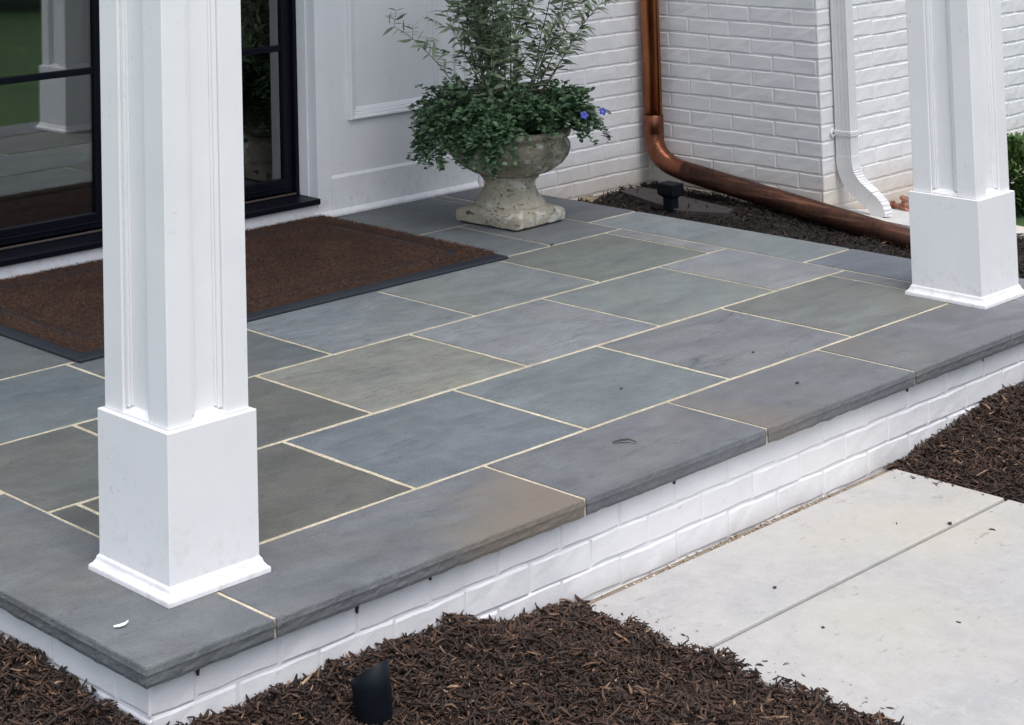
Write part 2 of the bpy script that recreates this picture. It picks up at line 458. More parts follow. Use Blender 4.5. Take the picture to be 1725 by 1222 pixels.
def mat_glass():
    t = NT('door_glass')
    t.t.nodes.remove(t.bsdf)
    fr = t.n('ShaderNodeFresnel', IOR=1.52)
    f = t.math('MULTIPLY', fr.outputs[0], 4.8, clamp=True)
    tr = t.n('ShaderNodeBsdfTransparent'); tr.inputs[0].default_value = (0.80, 0.84, 0.83, 1)
    gl = t.n('ShaderNodeBsdfGlossy', Roughness=0.004)
    m = t.n('ShaderNodeMixShader'); t.set(m.inputs[0], f)
    t.t.links.new(tr.outputs[0], m.inputs[1]); t.t.links.new(gl.outputs[0], m.inputs[2])
    t.t.links.new(m.outputs[0], t.out.inputs[0])
    return t.m
GLASS = mat_glass()

def mat_grass():
    t = NT('lawn_grass'); p = t.pos()
    n1 = t.noise(p, 0.8, 5, 0.6); n2 = t.noise(p, 45, 4, 0.7)
    c = t.mix(t.ramp(n1, [(0.3, 0.0), (0.7, 1.0)]), lin(44, 74, 30), lin(64, 98, 44))
    c = t.mix(t.ramp(n2, [(0.35, 0.0), (0.7, 1.0)]), t.mix(1.0, c, (0.6, 0.6, 0.6), 'MULTIPLY'), c)
    return t.fin(c, 0.9, t.bump(n2, 0.8, 0.02))
GRASS = mat_grass()

# ------------------------------------------------------------------ ground
lw = MB(); lw.box(-150, 150, -150, 150, -0.9, -0.345)
lawn = tag(lw.build('lawn', GRASS), 'green front lawn spreading out beyond the flower beds', 'lawn', kind='structure')

walk = tag(MB().box(1.60, 3.39, -3.2, -0.02, -0.55, -0.338).build('front_walk', CONCRETE), 'pale concrete front walk leading to the porch step', 'walk', kind='structure')
def slab(x0, x1, y0, y1, z1, z0=-0.5, seg=2):
    return MB().box(x0, x1, y0, y1, z0, z1, bev=0.007, seg=seg).build('concrete_slab', CONCRETE, walk)
slab(1.612, 3.378, -0.400, 0.006, -0.310)
slab(1.612, 3.378, -2.10, -0.412, -0.310)
slab(1.612, 3.378, -3.15, -2.112, -0.310)
slab(3.388, 6.2, -1.45, -1.12, -0.310)
slab(6.21, 9.2, -1.45, -1.12, -0.310)

pz = lambda x, y: -0.187 - 0.135 * (x - 6.65) - 0.03 * (2.31 - y)
pp = [(6.63, 2.30), (6.63, 1.50), (7.3, 1.50), (10.4, 1.50), (10.4, 2.30)]
pm = MB(); pm.loft([[(x, y, pz(x, y) - 0.09) for x, y in pp], [(x, y, pz(x, y)) for x, y in pp]])
pad = tag(pm.build('concrete_pad', PADCON), 'white sloping concrete ledge at the foot of the brick wing beside the copper pipe', 'concrete pad', kind='structure')

# ------------------------------------------------------------------ porch floor
floor_ = MB().box(0.006, 5.124, 0.006, 3.60, -0.0495, -0.0035).build('porch_floor', MORTAR)
tag(floor_, 'bluestone porch floor with cream mortar joints', 'porch floor', kind='structure')

def stone(x0, x1, y0, y1, rgb, mat, name='paving_stone', outer='', gap=0.0104, thick=0.051, dz=None):
    """outer: subset of 'FLR' - exposed front/left/right faces, roughly split"""
    r = random.Random(hash((round(x0, 3), round(y0, 3))) & 0xffff)
    gx0 = 0 if 'L' in outer else gap; gx1 = 0 if 'R' in outer else gap; gy0 = 0 if 'F' in outer else gap
    ax0, ax1, ay0, ay1 = x0 + gx0, x1 - gx1, y0 + gy0, y1 - gap
    def side(a, b, ext):
        a, b = Vector(a), Vector(b); n = max(2, int((b - a).length / 0.014)) if ext else max(2, int((b - a).length / 0.06))
        return [(a.lerp(b, i / n), ext) for i in range(n)]
    pts = side((ax0, ay0), (ax1, ay0), 'F' in outer) + side((ax1, ay0), (ax1, ay1), 'R' in outer) + side((ax1, ay1), (ax0, ay1), False) + side((ax0, ay1), (ax0, ay0), 'L' in outer)
    cx, cy = (ax0 + ax1) / 2, (ay0 + ay1) / 2
    zt = (r.uniform(-0.0006, 0.0006) if dz is None else dz)
    lv = [(0.0022, zt, 0.9), (0.0, zt - 0.004, 1.0), (-0.001, -0.013, 1.0), (-0.0018, -0.018, 1.0), (-0.0005, -0.025, 1.0), (0.0, -0.032, 1.0), (0.0, -0.042, 1.0), (0.002, -thick, 1.0)]
    if not outer: lv = [(0.0022, zt, 0), (0.0, zt - 0.0022, 0), (0.0, -0.047, 0)]
    jit = {k: (r.uniform(-0.0016, 0.0012), r.uniform(-0.0016, 0.0012)) for k in range(len(pts))}
    rings = []
    for inset, z, amp in lv:
        ring = []
        for k, (p, ext) in enumerate(pts):
            q = Vector((p.x, p.y))
            d = Vector((1 if p.x < cx else -1, 1 if p.y < cy else -1))
            on_x = min(abs(p.x - ax0), abs(p.x - ax1)) < 1e-5; on_y = min(abs(p.y - ay0), abs(p.y - ay1)) < 1e-5
            off = Vector((d.x * inset if on_x else 0, d.y * inset if on_y else 0))
            zz = z
            if ext:
                a = mnoise.noise(Vector((p.x * 21, p.y * 21, z * 60))) * 0.0009 + mnoise.noise(Vector((p.x * 75, p.y * 75, z * 75))) * 0.0015
                off += Vector((d.x * a * amp if on_x else 0, d.y * a * amp if on_y else 0))
                if z == -thick: zz += mnoise.noise(Vector((p.x * 17, p.y * 17, 3.0))) * 0.0045 
            else: off += Vector((d.x * jit[k][0] if on_x else 0, d.y * jit[k][1] if on_y else 0))
            ring.append((q.x + off.x - cx, q.y + off.y - cy, zz))
        rings.append(ring)
    mb = MB(); mb.loft(rings[::-1])
    o = mb.build(name, mat, floor_, loc=(cx, cy, 0))
    g = sum(rgb) / 3; c = [k * q for k, q in zip(lin(*[g + (v - g) * 0.66 for v in rgb]), (0.755, 0.775, 0.775))]; o.color = (*c, 1)
    return o

L0, L1, L2, L3, L4, L5 = 0.404, 1.014, 1.632, 2.246, 2.86, 3.475
XL, XR, XE = 0.411, 4.735, 5.128
K = 1.0
# row 1
for a, b, c, m in ((0.411, 0.522, (92, 96, 94), STONE), (0.522, 1.352, (97, 97, 92), STONE), (1.352, 2.168, (103, 113, 123), STONE), (2.168, 2.98, (110, 121, 127), STONE),
                   (2.98, 3.79, (114, 118, 124), STONE_VEIN), (3.79, 4.60, (110, 115, 114), STONE), (4.60, 4.735, (120, 122, 124), STONE)):
    stone(a, b, L0, L1, c, m)
for a, b, c, m in ((0.411, 0.948, (101, 105, 102), STONE), (0.948, 1.772, (98, 101, 98), STONE), (1.772, 2.584, (129, 131, 123), STONE_ROUGH), (2.584, 3.39, (126, 131, 139), STONE_ROUGH),
                   (3.39, 4.20, (120, 129, 130), STONE), (4.20, 4.735, (135, 139, 145), STONE)):
    stone(a, b, L1, L2, c, m)
for a, b, c, m in ((0.411, 0.54, (108, 108, 104), STONE), (0.54, 1.352, (99, 112, 119), STONE), (1.352, 2.168, (98, 106, 111), STONE), (2.168, 2.98, (122, 130, 137), STONE_ROUGH),
                   (2.98, 3.79, (123, 131, 133), STONE), (3.79, 4.60, (114, 122, 116), STONE), (4.60, 4.735, (137, 139, 141), STONE)):
    stone(a, b, L2, L3, c, m)
for a, b, c in ((0.411, 0.948, (104, 110, 112)), (0.948, 1.772, (96, 104, 108)), (1.772, 2.584, (110, 116, 120)), (2.584, 3.39, (104, 112, 116)), (3.39, 4.20, (108, 116, 120)), (4.20, 4.735, (112, 118, 124))):
    stone(a, b, L3, L4, c, STONE)
for a, b, c in ((0.411, 0.54, (104, 110, 112)), (0.54, 1.352, (96, 104, 108)), (1.352, 2.168, (110, 116, 120)), (2.168, 2.98, (104, 112, 116)), (2.98, 3.79, (108, 116, 120)), (3.79, 4.655, (104, 110, 114)), (4.655, 4.735, (120, 118, 116))):
    stone(a, b, L4, L5, c, STONE)
# border
def border(*a, **k): return stone(*a, name='border_stone', **k)
border(0.0, 0.415, 0.0, 1.24, (101, 106, 111), STONE, outer='FL', gap=0.0065)
border(0.0, XL, 1.24, 2.455, (111, 116, 120), STONE, outer='L')
border(0.0, XL, 2.455, L5, (107, 113, 120), STONE, outer='L')
border(0.415, 1.652, 0.0, L0, (105, 109, 116), STONE_B2, outer='F', gap=0.0065)
border(1.652, 2.595, 0.0, L0, (107, 110, 118), STONE, outer='F', gap=0.0075)
border(2.595, 3.532, 0.0, L0, (107, 110, 118), STONE_B4, outer='F', gap=0.0075)
border(3.532, XR, 0.0, L0, (107, 110, 117), STONE_B5, outer='F', gap=0.0075)
border(XR, XE, 0.0, 1.222, (116, 122, 133), STONE, outer='FR')
border(XR, XE, 1.222, 2.455, (126, 136, 139), STONE, outer='R')
border(XR, XE, 2.455, L5, (101, 106, 111), STONE, outer='R')

# ------------------------------------------------------------------ brick pieces
def brick_mesh(L, H, D=0.0085, seed=0, nx=4, nz=2):
    """face of one brick, proud of its wall; local x along wall, y outwards is -y, origin at lower left of face plane"""
    r = random.Random(seed)
    bm = bmesh.new()
    e = 0.0055
    xs = [0, e] + [e + (L - 2 * e) * i / nx for i in range(1, nx)] + [L - e, L]
    zs = [0, e] + [e + (H - 2 * e) * i / nz for i in range(1, nz)] + [H - e, H]
    ox = {i: r.uniform(-0.0026, 0.0026) for i in range(40)}
    V = {}
    for i, x in enumerate(xs):
        for k, z in enumerate(zs):
            edge = i in (0, len(xs) - 1) or k in (0, len(zs) - 1)
            y = 0.0031 if edge else r.uniform(-0.0012, 0.0012)
            dz = (ox[i] if k < 2 else ox[i + 15] if k >= len(zs) - 2 else 0)
            dx = (ox[30] if i < 2 else ox[31] if i >= len(xs) - 2 else 0) * 1.2
            V[i, k] = bm.verts.new((x + dx, y, z + dz))
    for i in range(len(xs) - 1):
        for k in range(len(zs) - 1):
            bm.faces.new((V[i, k], V[i + 1, k], V[i + 1, k + 1], V[i, k + 1]))
    # skirt back to the mortar plane
    per = [(i, 0) for i in range(len(xs))] + [(len(xs) - 1, k) for k in range(1, len(zs))] + [(i, len(zs) - 1) for i in range(len(xs) - 2, -1, -1)] + [(0, k) for k in range(len(zs) - 2, 0, -1)]
    back = [bm.verts.new((V[p].co.x, D, V[p].co.z)) for p in per]
    for a in range(len(per)):
        b = (a + 1) % len(per)
        bm.faces.new((V[per[b]], V[per[a]], back[a], back[b]))
    me = bpy.data.meshes.new('brick')
    bm.to_mesh(me); bm.free()
    return me

def lay_bricks(wall, origin, direction, length, z0, course, ncourse, blen, phase, mat, gap=0.009, end_returns=(True, True), seed=1):
    """direction: unit vector along wall; outward normal = direction rotated -90 deg about z"""
    r = random.Random(seed)
    d = Vector((*direction, 0)); ang = math.atan2(d.y, d.x)
    H = course - gap
    full = [brick_mesh(blen - gap, H, seed=seed * 100 + k) for k in range(6)]
    for me in full: me.materials.append(mat)
    cache = {}
    for c in range(ncourse):
        off = (phase + (0.5 if c % 2 else 0.0)) * blen % blen
        x = off - blen
        while x < length - 0.01:
            a, b = max(x, 0.0), min(x + blen, length)
            L = b - a
            if L > 0.03:
                lo = 0 if a <= 1e-6 else gap / 2; hi = 0 if b >= length - 1e-6 else gap / 2
                w = L - lo - hi
                if abs(w - (blen - gap)) < 0.002: me = full[r.randrange(6)]
                else:
                    key = round(w, 2)
                    if key not in cache:
                        m2 = brick_mesh(w, H, seed=int(w * 999) + seed, nx=2); m2.materials.append(mat); cache[key] = m2
                    me = cache[key]
                p = Vector(origin) + d * (a + lo) + Vector((0, 0, z0 + c * course + gap / 2 + r.uniform(-0.0022, 0.0022)))
                nrm = Vector((d.y, -d.x, 0))
                p += nrm * r.uniform(-0.0008, 0.0012)
                o = link('brick', me, wall, p, (r.uniform(-0.006, 0.006), r.uniform(-0.004, 0.004), ang))
            x += blen
    return wall

# porch step wall
w = MB(); w.box(0.0362, 5.0918, 0.0362, 3.5, -0.75, -0.0525)
step_wall = tag(w.build('porch_step_wall', BRICK_CLEAN), 'low white painted brick wall carrying the bluestone porch', 'brick wall')
lay_bricks(step_wall, (0.032, 0.032, 0), (1, 0), 5.064, -0.4005, 0.0868, 4, 0.279, 0.02, BRICK_CLEAN, 0.008, seed=3)
lay_bricks(step_wall, (0.032, 3.5, 0), (0, -1), 3.468, -0.4005, 0.0868, 4, 0.279, 0.45, BRICK_CLEAN, 0.008, seed=4)
lay_bricks(step_wall, (5.096, 0.032, 0), (0, 1), 3.46, -0.4005, 0.0868, 4, 0.279, 0.3, BRICK_CLEAN, 0.008, seed=5)
# weep holes / chipped joints just under the stone
rw = random.Random(5)
for i, x in enumerate(np.arange(0.03 + 0.02 * 0.279 + 0.1395 + 0.006, 5.0, 0.279)):
    xx = float(x) + rw.uniform(-0.012, 0.012)
    mb = MB(); wd = rw.uniform(0.004, 0.010); hh = rw.choice((0.008, 0.012, 0.018, 0.026, 0.036)) * rw.uniform(0.8, 1.2)
    mb.loft([[(xx - wd, 0.0285, -0.053), (xx + wd, 0.0285, -0.053), (xx + wd, 0.04, -0.053), (xx - wd, 0.04, -0.053)],
             [(xx - wd * .5, 0.0283, -0.053 - hh * .6), (xx + wd * .45, 0.0283, -0.053 - hh * .6), (xx + wd * .45, 0.04, -0.053 - hh * .6), (xx - wd * .5, 0.04, -0.053 - hh * .6)],
             [(xx - wd * .2, 0.0285, -0.053 - hh), (xx + wd * .2, 0.0285, -0.053 - hh), (xx + wd * .2, 0.04, -0.053 - hh), (xx - wd * .2, 0.04, -0.053 - hh)]])
    if rw.random() < 0.85: mb.build('weep_hole', DARK, step_wall)
    else: mb.bm.free()

# house walls
COURSE, BL = 0.0928, 0.29
w = MB(); w.box(5.085, 6.70, 3.5040, 3.75, -0.8, 5.9)
back_wall = tag(w.build('brick_wall', BRICK), 'white painted brick wall between the panelled entry and the copper downspout', 'brick wall')
lay_bricks(back_wall, (5.085, 3.50, 0), (1, 0), 1.565, -3 * COURSE, COURSE, 17, BL, 0.3, BRICK, seed=11)
w = MB(); w.box(6.6540, 6.96, 2.36, 3.7, -0.8, 5.9)
wing_side = tag(w.build('brick_wall', BRICK), 'shaded white brick side wall of the wing behind the copper drain pipe', 'brick wall')
lay_bricks(wing_side, (6.65, 3.50, 0), (0, -1), 1.19, -3 * COURSE, COURSE, 17, BL, 0.55, BRICK, seed=12)
w = MB(); w.box(6.6541, 10.6, 2.3140, 2.7, -0.8, 5.9)
wing_front = tag(w.build('brick_wall', BRICK), 'white painted brick front wall of the wing carrying the white downspout', 'brick wall')
lay_bricks(wing_front, (6.652, 2.31, 0), (1, 0), 3.94, -5 * COURSE, COURSE, 19, BL, 0.45, BRICK, seed=13)

# ------------------------------------------------------------------ panelled entry wall
pw = empty('panelled_wall', (4.45, 3.49, 0))
tag(pw, 'white panelled timber wall beside the dark glass door, behind the urn', 'wall')
def part(name, mb, mat, parent, **k):
    o = mb.build(name, mat, None, **k)
    o.parent = parent
    o.matrix_parent_inverse = Matrix.Translation(-Vector(parent.location))
    return o
part('wall_body', MB().box(3.86, 5.082, 3.505, 3.80, -0.5, 5.9), WHITE, pw)
part('casing', MB().box(3.83, 3.930, 3.486, 3.66, 0.028, 3.3, bev=0.002), WHITE, pw)
part('field_panel', MB().box(3.9305, 5.02, 3.494, 3.52, 0.20, 3.3), WHITE, pw)
part('baseboard', MB().sweep([(3.9305, 3.505, 0), (5.02, 3.505, 0)], [(0.012, 0.02), (0.207, 0.02), (0.204, 0.012), (0.196, 0.022), (0.012, 0.022)][:0] or [(0.0, 0.0), (0.0, 0.022), (0.192, 0.022), (0.206, 0.0125), (0.206, 0.0)], side=(0, 0, 1)) , WHITE, pw)
part('shoe_moulding', MB().sweep([(3.80, 3.482, 0.001), (5.04, 3.482, 0.001)], [(0.0, -0.02), (0.0, 0.018), (0.010, 0.018), (0.022, 0.010), (0.030, 0.0), (0.030, -0.02)], side=(0, 0, 1)), WHITE, pw)
part('end_stile', MB().box(5.0205, 5.058, 3.488, 3.52, 0.0, 3.3, bev=0.002).box(5.0585, 5.080, 3.476, 3.53, 0.0, 3.3, bev=0.003), WHITE, pw)
def moulding_frame(x0, x1, z0, z1, y, prof, name, parent, mat):
    """picture-frame moulding: prof (inset, proud)"""
    mb = MB()
    rings = [[(x0 + i, y - h, z0 + i), (x1 - i, y - h, z0 + i), (x1 - i, y - h, z1 - i), (x0 + i, y - h, z1 - i)] for i, h in prof]
    mb.loft(rings, False, False)
    return part(name, mb, mat, parent)
PROF = [(0, -0.002), (0, 0.026), (0.004, 0.030), (0.013, 0.028), (0.017, 0.020), (0.021, 0.021), (0.031, 0.018), (0.035, 0.011), (0.039, 0.012), (0.058, 0.004), (0.062, -0.002)]
moulding_frame(4.064, 4.745, 0.482, 2.35, 3.494, PROF, 'panel_moulding', pw, WHITE)
moulding_frame(4.89, 4.995, 0.482, 2.35, 3.494, [(0, -0.002), (0, 0.014), (0.012, 0.016), (0.02, 0.006), (0.026, -0.002)], 'panel_moulding', pw, WHITE)

# ------------------------------------------------------------------ entry door
DX0, DX1 = 1.50, 3.83
dr = empty('entry_door', (2.66, 3.66, 0))
tag(dr, 'dark navy double entry door with tall glass panes behind the doormat', 'door')
part('door_frame', MB().box(DX0, DX0 + 0.03, 3.62, 3.76, 0.115, 2.45, bev=0.002).box(DX1 - 0.028, DX1 - 0.001, 3.62, 3.76, 0.115, 2.45, bev=0.002).box(DX0, DX1, 3.62, 3.76, 2.4505, 2.52), NAVY, dr)
part('threshold', MB().box(DX0 - 0.02, DX1 - 0.003, 3.462, 3.62, 0.0785, 0.108, bev=0.004).box(DX0, DX1 - 0.002, 3.6205, 3.76, 0.06, 0.112), NAVY, dr)
part('track', MB().box(DX0 + 0.03, DX1 - 0.029, 3.618, 3.632, 0.1125, 0.122, bev=0.002), BRONZE, dr)
part('sill_board', MB().box(DX0 - 0.05, DX1 - 0.004, 3.488, 3.70, 0.0, 0.078), WHITE, dr)
part('jamb_casing', MB().box(DX0 - 0.12, DX0 - 0.001, 3.486, 3.66, 0.0, 3.3, bev=0.002), WHITE, dr)
part('head_casing', MB().box(DX0 - 0.12, DX1, 3.486, 3.66, 2.6005, 2.75, bev=0.002), WHITE, dr)
part('jamb_stop', MB().box(DX1 - 0.009, DX1 - 0.0005, 3.55, 3.62, 0.109, 2.45, bev=0.002), WHITE, dr)
for x0, x1 in ((1.531, 2.664), (2.668, 3.801)):
    lf = part('door_leaf', MB().box(x0, x0 + 0.122 if x0 > 2 else x0 + 0.055, 3.645, 3.69, 0.124, 2.445, bev=0.003)
              .box(x1 - 0.055 if x0 > 2 else x1 - 0.134, x1, 3.645, 3.69, 0.124, 2.445, bev=0.003)
              .box(x0 + 0.05, x1 - 0.05, 3.647, 3.688, 0.126, 0.196, bev=0.003).box(x0 + 0.05, x1 - 0.05, 3.647, 3.688, 2.36, 2.443, bev=0.003)
              .box(x0 + 0.05, x1 - 0.05, 3.642, 3.650, 0.150, 0.158, bev=0.002), NAVY, dr)
    a, b = (x0 + 0.122, x1 - 0.055) if x0 > 2 else (x0 + 0.055, x1 - 0.134)
    def sub(name, mb, mat):
        o = mb.build(name, mat, lf)
        return o
    sub('glass_pane', MB().box(a - 0.008, b + 0.008, 3.664, 3.671, 0.19, 2.366), GLASS)
    for z in (0.857, 1.56):
        sub('muntin', MB().box(a - 0.003, b + 0.003, 3.652, 3.6632, z, z + 0.031, bev=0.003), NAVY)
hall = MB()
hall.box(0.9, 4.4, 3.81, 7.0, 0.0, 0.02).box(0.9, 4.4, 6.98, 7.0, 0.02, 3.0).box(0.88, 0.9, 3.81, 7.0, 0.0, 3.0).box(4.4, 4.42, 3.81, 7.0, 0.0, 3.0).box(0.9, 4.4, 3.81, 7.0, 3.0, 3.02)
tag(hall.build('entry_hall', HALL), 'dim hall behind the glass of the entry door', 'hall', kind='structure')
upper = MB(); upper.box(-0.6, 1.378, 3.50, 3.80, -0.5, 5.9).box(1.378, 5.08, 3.51, 3.80, 2.76, 5.9)
tag(upper.build('house_wall', WHITE), 'white boarded house wall to the far side of the entry door', 'wall')

# ------------------------------------------------------------------ columns
def make_column():
    r = empty('porch_column', (0, 0, 0))
    tag(r, 'tall white panelled square column at the near corner of the porch, beside the doormat', 'column', 'white panelled columns on the porch edge')
    S = 0.14; PB = 0.155
    MB().sq([(0.1765, 0.0005), (0.1765, 0.010), (0.1755, 0.014), (0.168, 0.020), (0.1625, 0.028), (0.160, 0.037), (0.1555, 0.042), (0.1545, 0.046)], cap1=False).build('base_moulding', WHITE, r)
    b = MB(); b.box(-PB, PB, -PB, PB, 0.004, 0.432, bev=0.0018)
    b.build('plinth_box', WHITE, r)
    MB().box(-0.118, 0.118, -0.118, 0.118, 0.433, 5.26).build('recessed_panel', WHITE, r)
    BW = 0.084
    for sx in (-1, 1):
        for sy in (-1, 1):
            x0, x1 = sorted((sx * (S - BW), sx * S)); y0, y1 = sorted((sy * (S - BW), sy * S))
            MB().box(x0, x1, y0, y1, 0.4325, 5.26, bev=0.0022).build('corner_board', WHITE, r)
    for k in range(4):
        a = k * math.pi / 2
        mb = MB()
        W_ = S - BW
        for s in (-1, 1):
            x0, x1 = sorted((s * (W_ - 0.0005), s * (W_ - 0.015)))
            mb.box(x0, x1, -0.1325, -0.117, 0.452, 5.18, bev=0.004, seg=2)
            x0, x1 = sorted((s * (W_ - 0.0145), s * (W_ - 0.021)))
            mb.box(x0, x1, -0.1255, -0.117, 0.456, 5.18, bev=0.002)
        mb.loft([[(-W_ + 0.0005, -0.137, 0.433), (W_ - 0.0005, -0.137, 0.433), (W_ - 0.0005, -0.117, 0.433), (-W_ + 0.0005, -0.117, 0.433)],
                 [(-W_ + 0.0005, -0.137, 0.438), (W_ - 0.0005, -0.137, 0.438), (W_ - 0.0005, -0.117, 0.438), (-W_ + 0.0005, -0.117, 0.438)],
                 [(-W_ + 0.0005, -0.122, 0.453), (W_ - 0.0005, -0.122, 0.453), (W_ - 0.0005, -0.117, 0.453), (-W_ + 0.0005, -0.117, 0.453)]])
        mb.build('panel_bead', WHITE, r, rot=(0, 0, a))
        MB().box(-W_ + 0.0005, W_ - 0.0005, -S + 0.002, -0.117, 5.18, 5.26).build('top_rail', WHITE, r, rot=(0, 0, a))
    return r
def copy_tree(o, parent=None):
    c = o.copy(); COL.objects.link(c)
    if parent is not None: c.parent = parent
    for ch in list(o.children): copy_tree(ch, c)
    return c
col1 = make_column()
col2 = copy_tree(col1)
col1.location = (0.4285, 0.4060, 0)
col2.location = (4.698, 0.425, 0)
col2['label'] = 'white panelled square column at the far end of the porch, in front of the copper drain pipe'

# porch roof (overhead, out of frame, it shades the entry; height raised to let more light in)
rf = empty('unseen_porch_roof', (2.56, 1.7, 5.26))
tag(rf, 'unseen white boarded porch ceiling and roof carried by the two columns', 'roof')
part('unseen_ceiling', MB().box(-0.05, 5.15, 0.20, 3.5, 5.62, 5.65), CEIL, rf)
part('unseen_beam', MB().box(-0.02, 5.12, 0.25, 0.58, 5.2605, 5.6195, bev=0.003), WHITE, rf)
part('unseen_roof_deck', MB().box(-0.10, 5.2, 0.16, 3.5, 5.651, 5.80), ROOFM, rf)
part('unseen_fascia', MB().box(-0.105, 5.205, 0.135, 0.158, 5.62, 5.81), WHITE, rf)

# ------------------------------------------------------------------ doormat
mat_o = empty('doormat', (2.617, 2.835, 0))
tag(mat_o, 'wide brown coir doormat with black rubber rim before the door', 'doormat')
MX0, MX1, MY0, MY1 = 1.392, 3.842, 2.208, 3.462
def rect(i, z, extra=0.0): return [(MX0 + i, MY0 + i, z), (MX1 - i, MY0 + i, z), (MX1 - i, MY1 - i, z), (MX0 + i, MY1 - i, z)]
part('rubber_base', MB().loft([rect(0, 0.0008), rect(0, 0.009), rect(0.004, 0.0125), rect(0.046, 0.0185), rect(0.05, 0.0175)]), RUBBER, mat_o)
def coir():
    nx, ny = 150, 80
    x0, x1, y0, y1 = MX0 + 0.05, MX1 - 0.02, MY0 + 0.05, MY1 - 0.008
    X, Y = np.meshgrid(np.linspace(x0, x1, nx), np.linspace(y0, y1, ny), indexing='ij')
    def groove(x, y):
        # rounded frame line about 0.13 in from the edge, and an inner faint one
        cx, cy, hx, hy, rr = (x0 + x1) / 2, (y0 + y1) / 2, (x1 - x0) / 2 - 0.12, (y1 - y0) / 2 - 0.12, 0.10
        def sdf(hx, hy): 
            qx = np.abs(x - cx) - (hx - rr); qy = np.abs(y - cy) - (hy - rr)
            return np.hypot(np.maximum(qx, 0), np.maximum(qy, 0)) + np.minimum(np.maximum(qx, qy), 0) - rr
        d1 = np.abs(sdf(hx, hy)); d2 = np.abs(sdf(hx - 0.05, hy - 0.05))
        return np.exp(-(d1 / 0.021) ** 4) + 0.4 * np.exp(-(d2 / 0.008) ** 2)
    def hgt(x, y):
        e = np.minimum(np.minimum(x - x0, x1 - x), np.minimum(y - y0, y1 - y))
        return 0.026 + 0.004 * np.clip(e / 0.02, 0, 1) + 0.004 * (e < 0.11) - 0.020 * np.clip(groove(x, y), 0, 1)
    n = 130000
    fx = rng.uniform(x0, x1, n); fy = rng.uniform(y0, y1, n)
    keep = rng.random(n) > np.clip(groove(fx, fy), 0, 1) * 0.9
    fx, fy = fx[keep], fy[keep]; n = len(fx)
    g = np.clip(groove(fx, fy), 0, 1)
    a = rng.uniform(0, 2 * np.pi, n); ln = rng.uniform(0.007, 0.019, n) * (1 - 0.65 * g); wd = rng.uniform(0.0006, 0.0013, n)
    tilt = rng.uniform(0.15, 1.1, n)
    z = hgt(fx, fy) - 0.003 + 0.004 * np.array([mnoise.noise(Vector((x * 38, y * 38, 5.0))) for x, y in zip(fx, fy)])
    dx, dy = np.cos(a), np.sin(a)
    tip = np.stack([fx + dx * ln * np.cos(tilt), fy + dy * ln * np.cos(tilt), z + ln * np.sin(tilt) * 0.75], 1)
    b0 = np.stack([fx - dy * wd, fy + dx * wd, z], 1); b1 = np.stack([fx + dy * wd, fy - dx * wd, z], 1)
    V = np.stack([b0, b1, tip], 1).reshape(-1, 3)
    F = np.arange(3 * n).reshape(-1, 3)
    patch = np.array([mnoise.noise(Vector((x * 5, y * 5, 0))) for x, y in zip(fx[::1], fy[::1])])
    fine = np.array([mnoise.noise(Vector((x * 38, y * 38, 5.0))) for x, y in zip(fx, fy)])
    tone = np.clip(0.48 + 0.25 * patch + 0.35 * fine + rng.normal(0, 0.2, n) - 0.5 * g, 0, 1)
    T = np.repeat(tone, 3)
    # base sheet
    Z = hgt(X, Y) - 0.004 + rng.normal(0, 0.0012, X.shape)
    Z[0, :] = Z[-1, :] = 0.012; Z[:, 0] = Z[:, -1] = 0.012
    BV = np.stack([X, Y, Z], -1).reshape(-1, 3)
    I = np.arange(nx * ny).reshape(nx, ny)
    t1 = np.stack([I[:-1, :-1], I[1:, :-1], I[1:, 1:]], -1).reshape(-1, 3); t2 = np.stack([I[:-1, :-1], I[1:, 1:], I[:-1, 1:]], -1).reshape(-1, 3)
    BF = np.concatenate([t1, t2]) + len(V)
    BT = np.clip(0.25 - 0.25 * np.clip(groove(X, Y), 0, 1), 0, 1).ravel()
    o = np_mesh('coir_pile', np.concatenate([V, BV]), np.concatenate([F, BF]), COIR, None, np.concatenate([T, BT]))
    o.parent = mat_o; o.matrix_parent_inverse = Matrix.Translation(-Vector(mat_o.location))
    o['kind'] = 'stuff'
coir()

# ------------------------------------------------------------------ urn and plants
UX, UY = 4.475, 2.745
urn = empty('garden_urn', (UX, UY, 0), math.radians(2))
tag(urn, 'weathered cast stone urn on a square foot, planted and standing by the panelled wall', 'urn')
def rough(bm, amp, sc):
    for v in bm.verts:
        v.co += Vector((mnoise.noise(v.co * sc), mnoise.noise(v.co * sc + Vector((9, 0, 0))), mnoise.noise(v.co * sc + Vector((0, 7, 0))))) * amp
def urn_base():
    n = 64; rings = []
    def shape(h, k, z):
        """square of half-size h blended with a circle (k=1)"""
        out = []
        for i in range(n):
            a = 2 * math.pi * i / n; c, s_ = math.cos(a), math.sin(a)
            m = max(abs(c), abs(s_)); r_sq = h / m
            rc = 0.012 / h
            r_sq = min(r_sq, h * 1.395)
            out.append((c * (r_sq * (1 - k) + h * k), s_ * (r_sq * (1 - k) + h * k), z))
        return out
    for h, k, z in ((0.186, 0, 0.008), (0.195, 0, 0.014), (0.198, 0, 0.038), (0.197, 0, 0.060), (0.190, 0, 0.070), (0.186, 0.06, 0.074), (0.182, 0.4, 0.082), (0.180, 0.8, 0.088), (0.178, 1, 0.094)):
        rings.append(shape(h, k, z))
    mb = MB(); mb.loft(rings)
    bmesh.ops.subdivide_edges(mb.bm, edges=[e for e in mb.bm.edges if abs(e.verts[0].co.z - e.verts[1].co.z) < 0.002 and e.calc_length() > 0.02 and e.verts[0].co.z < 0.07], cuts=1)
    rough(mb.bm, 0.004, 16)
    mb.build('square_foot', URN, urn, smooth=False)
urn_base()
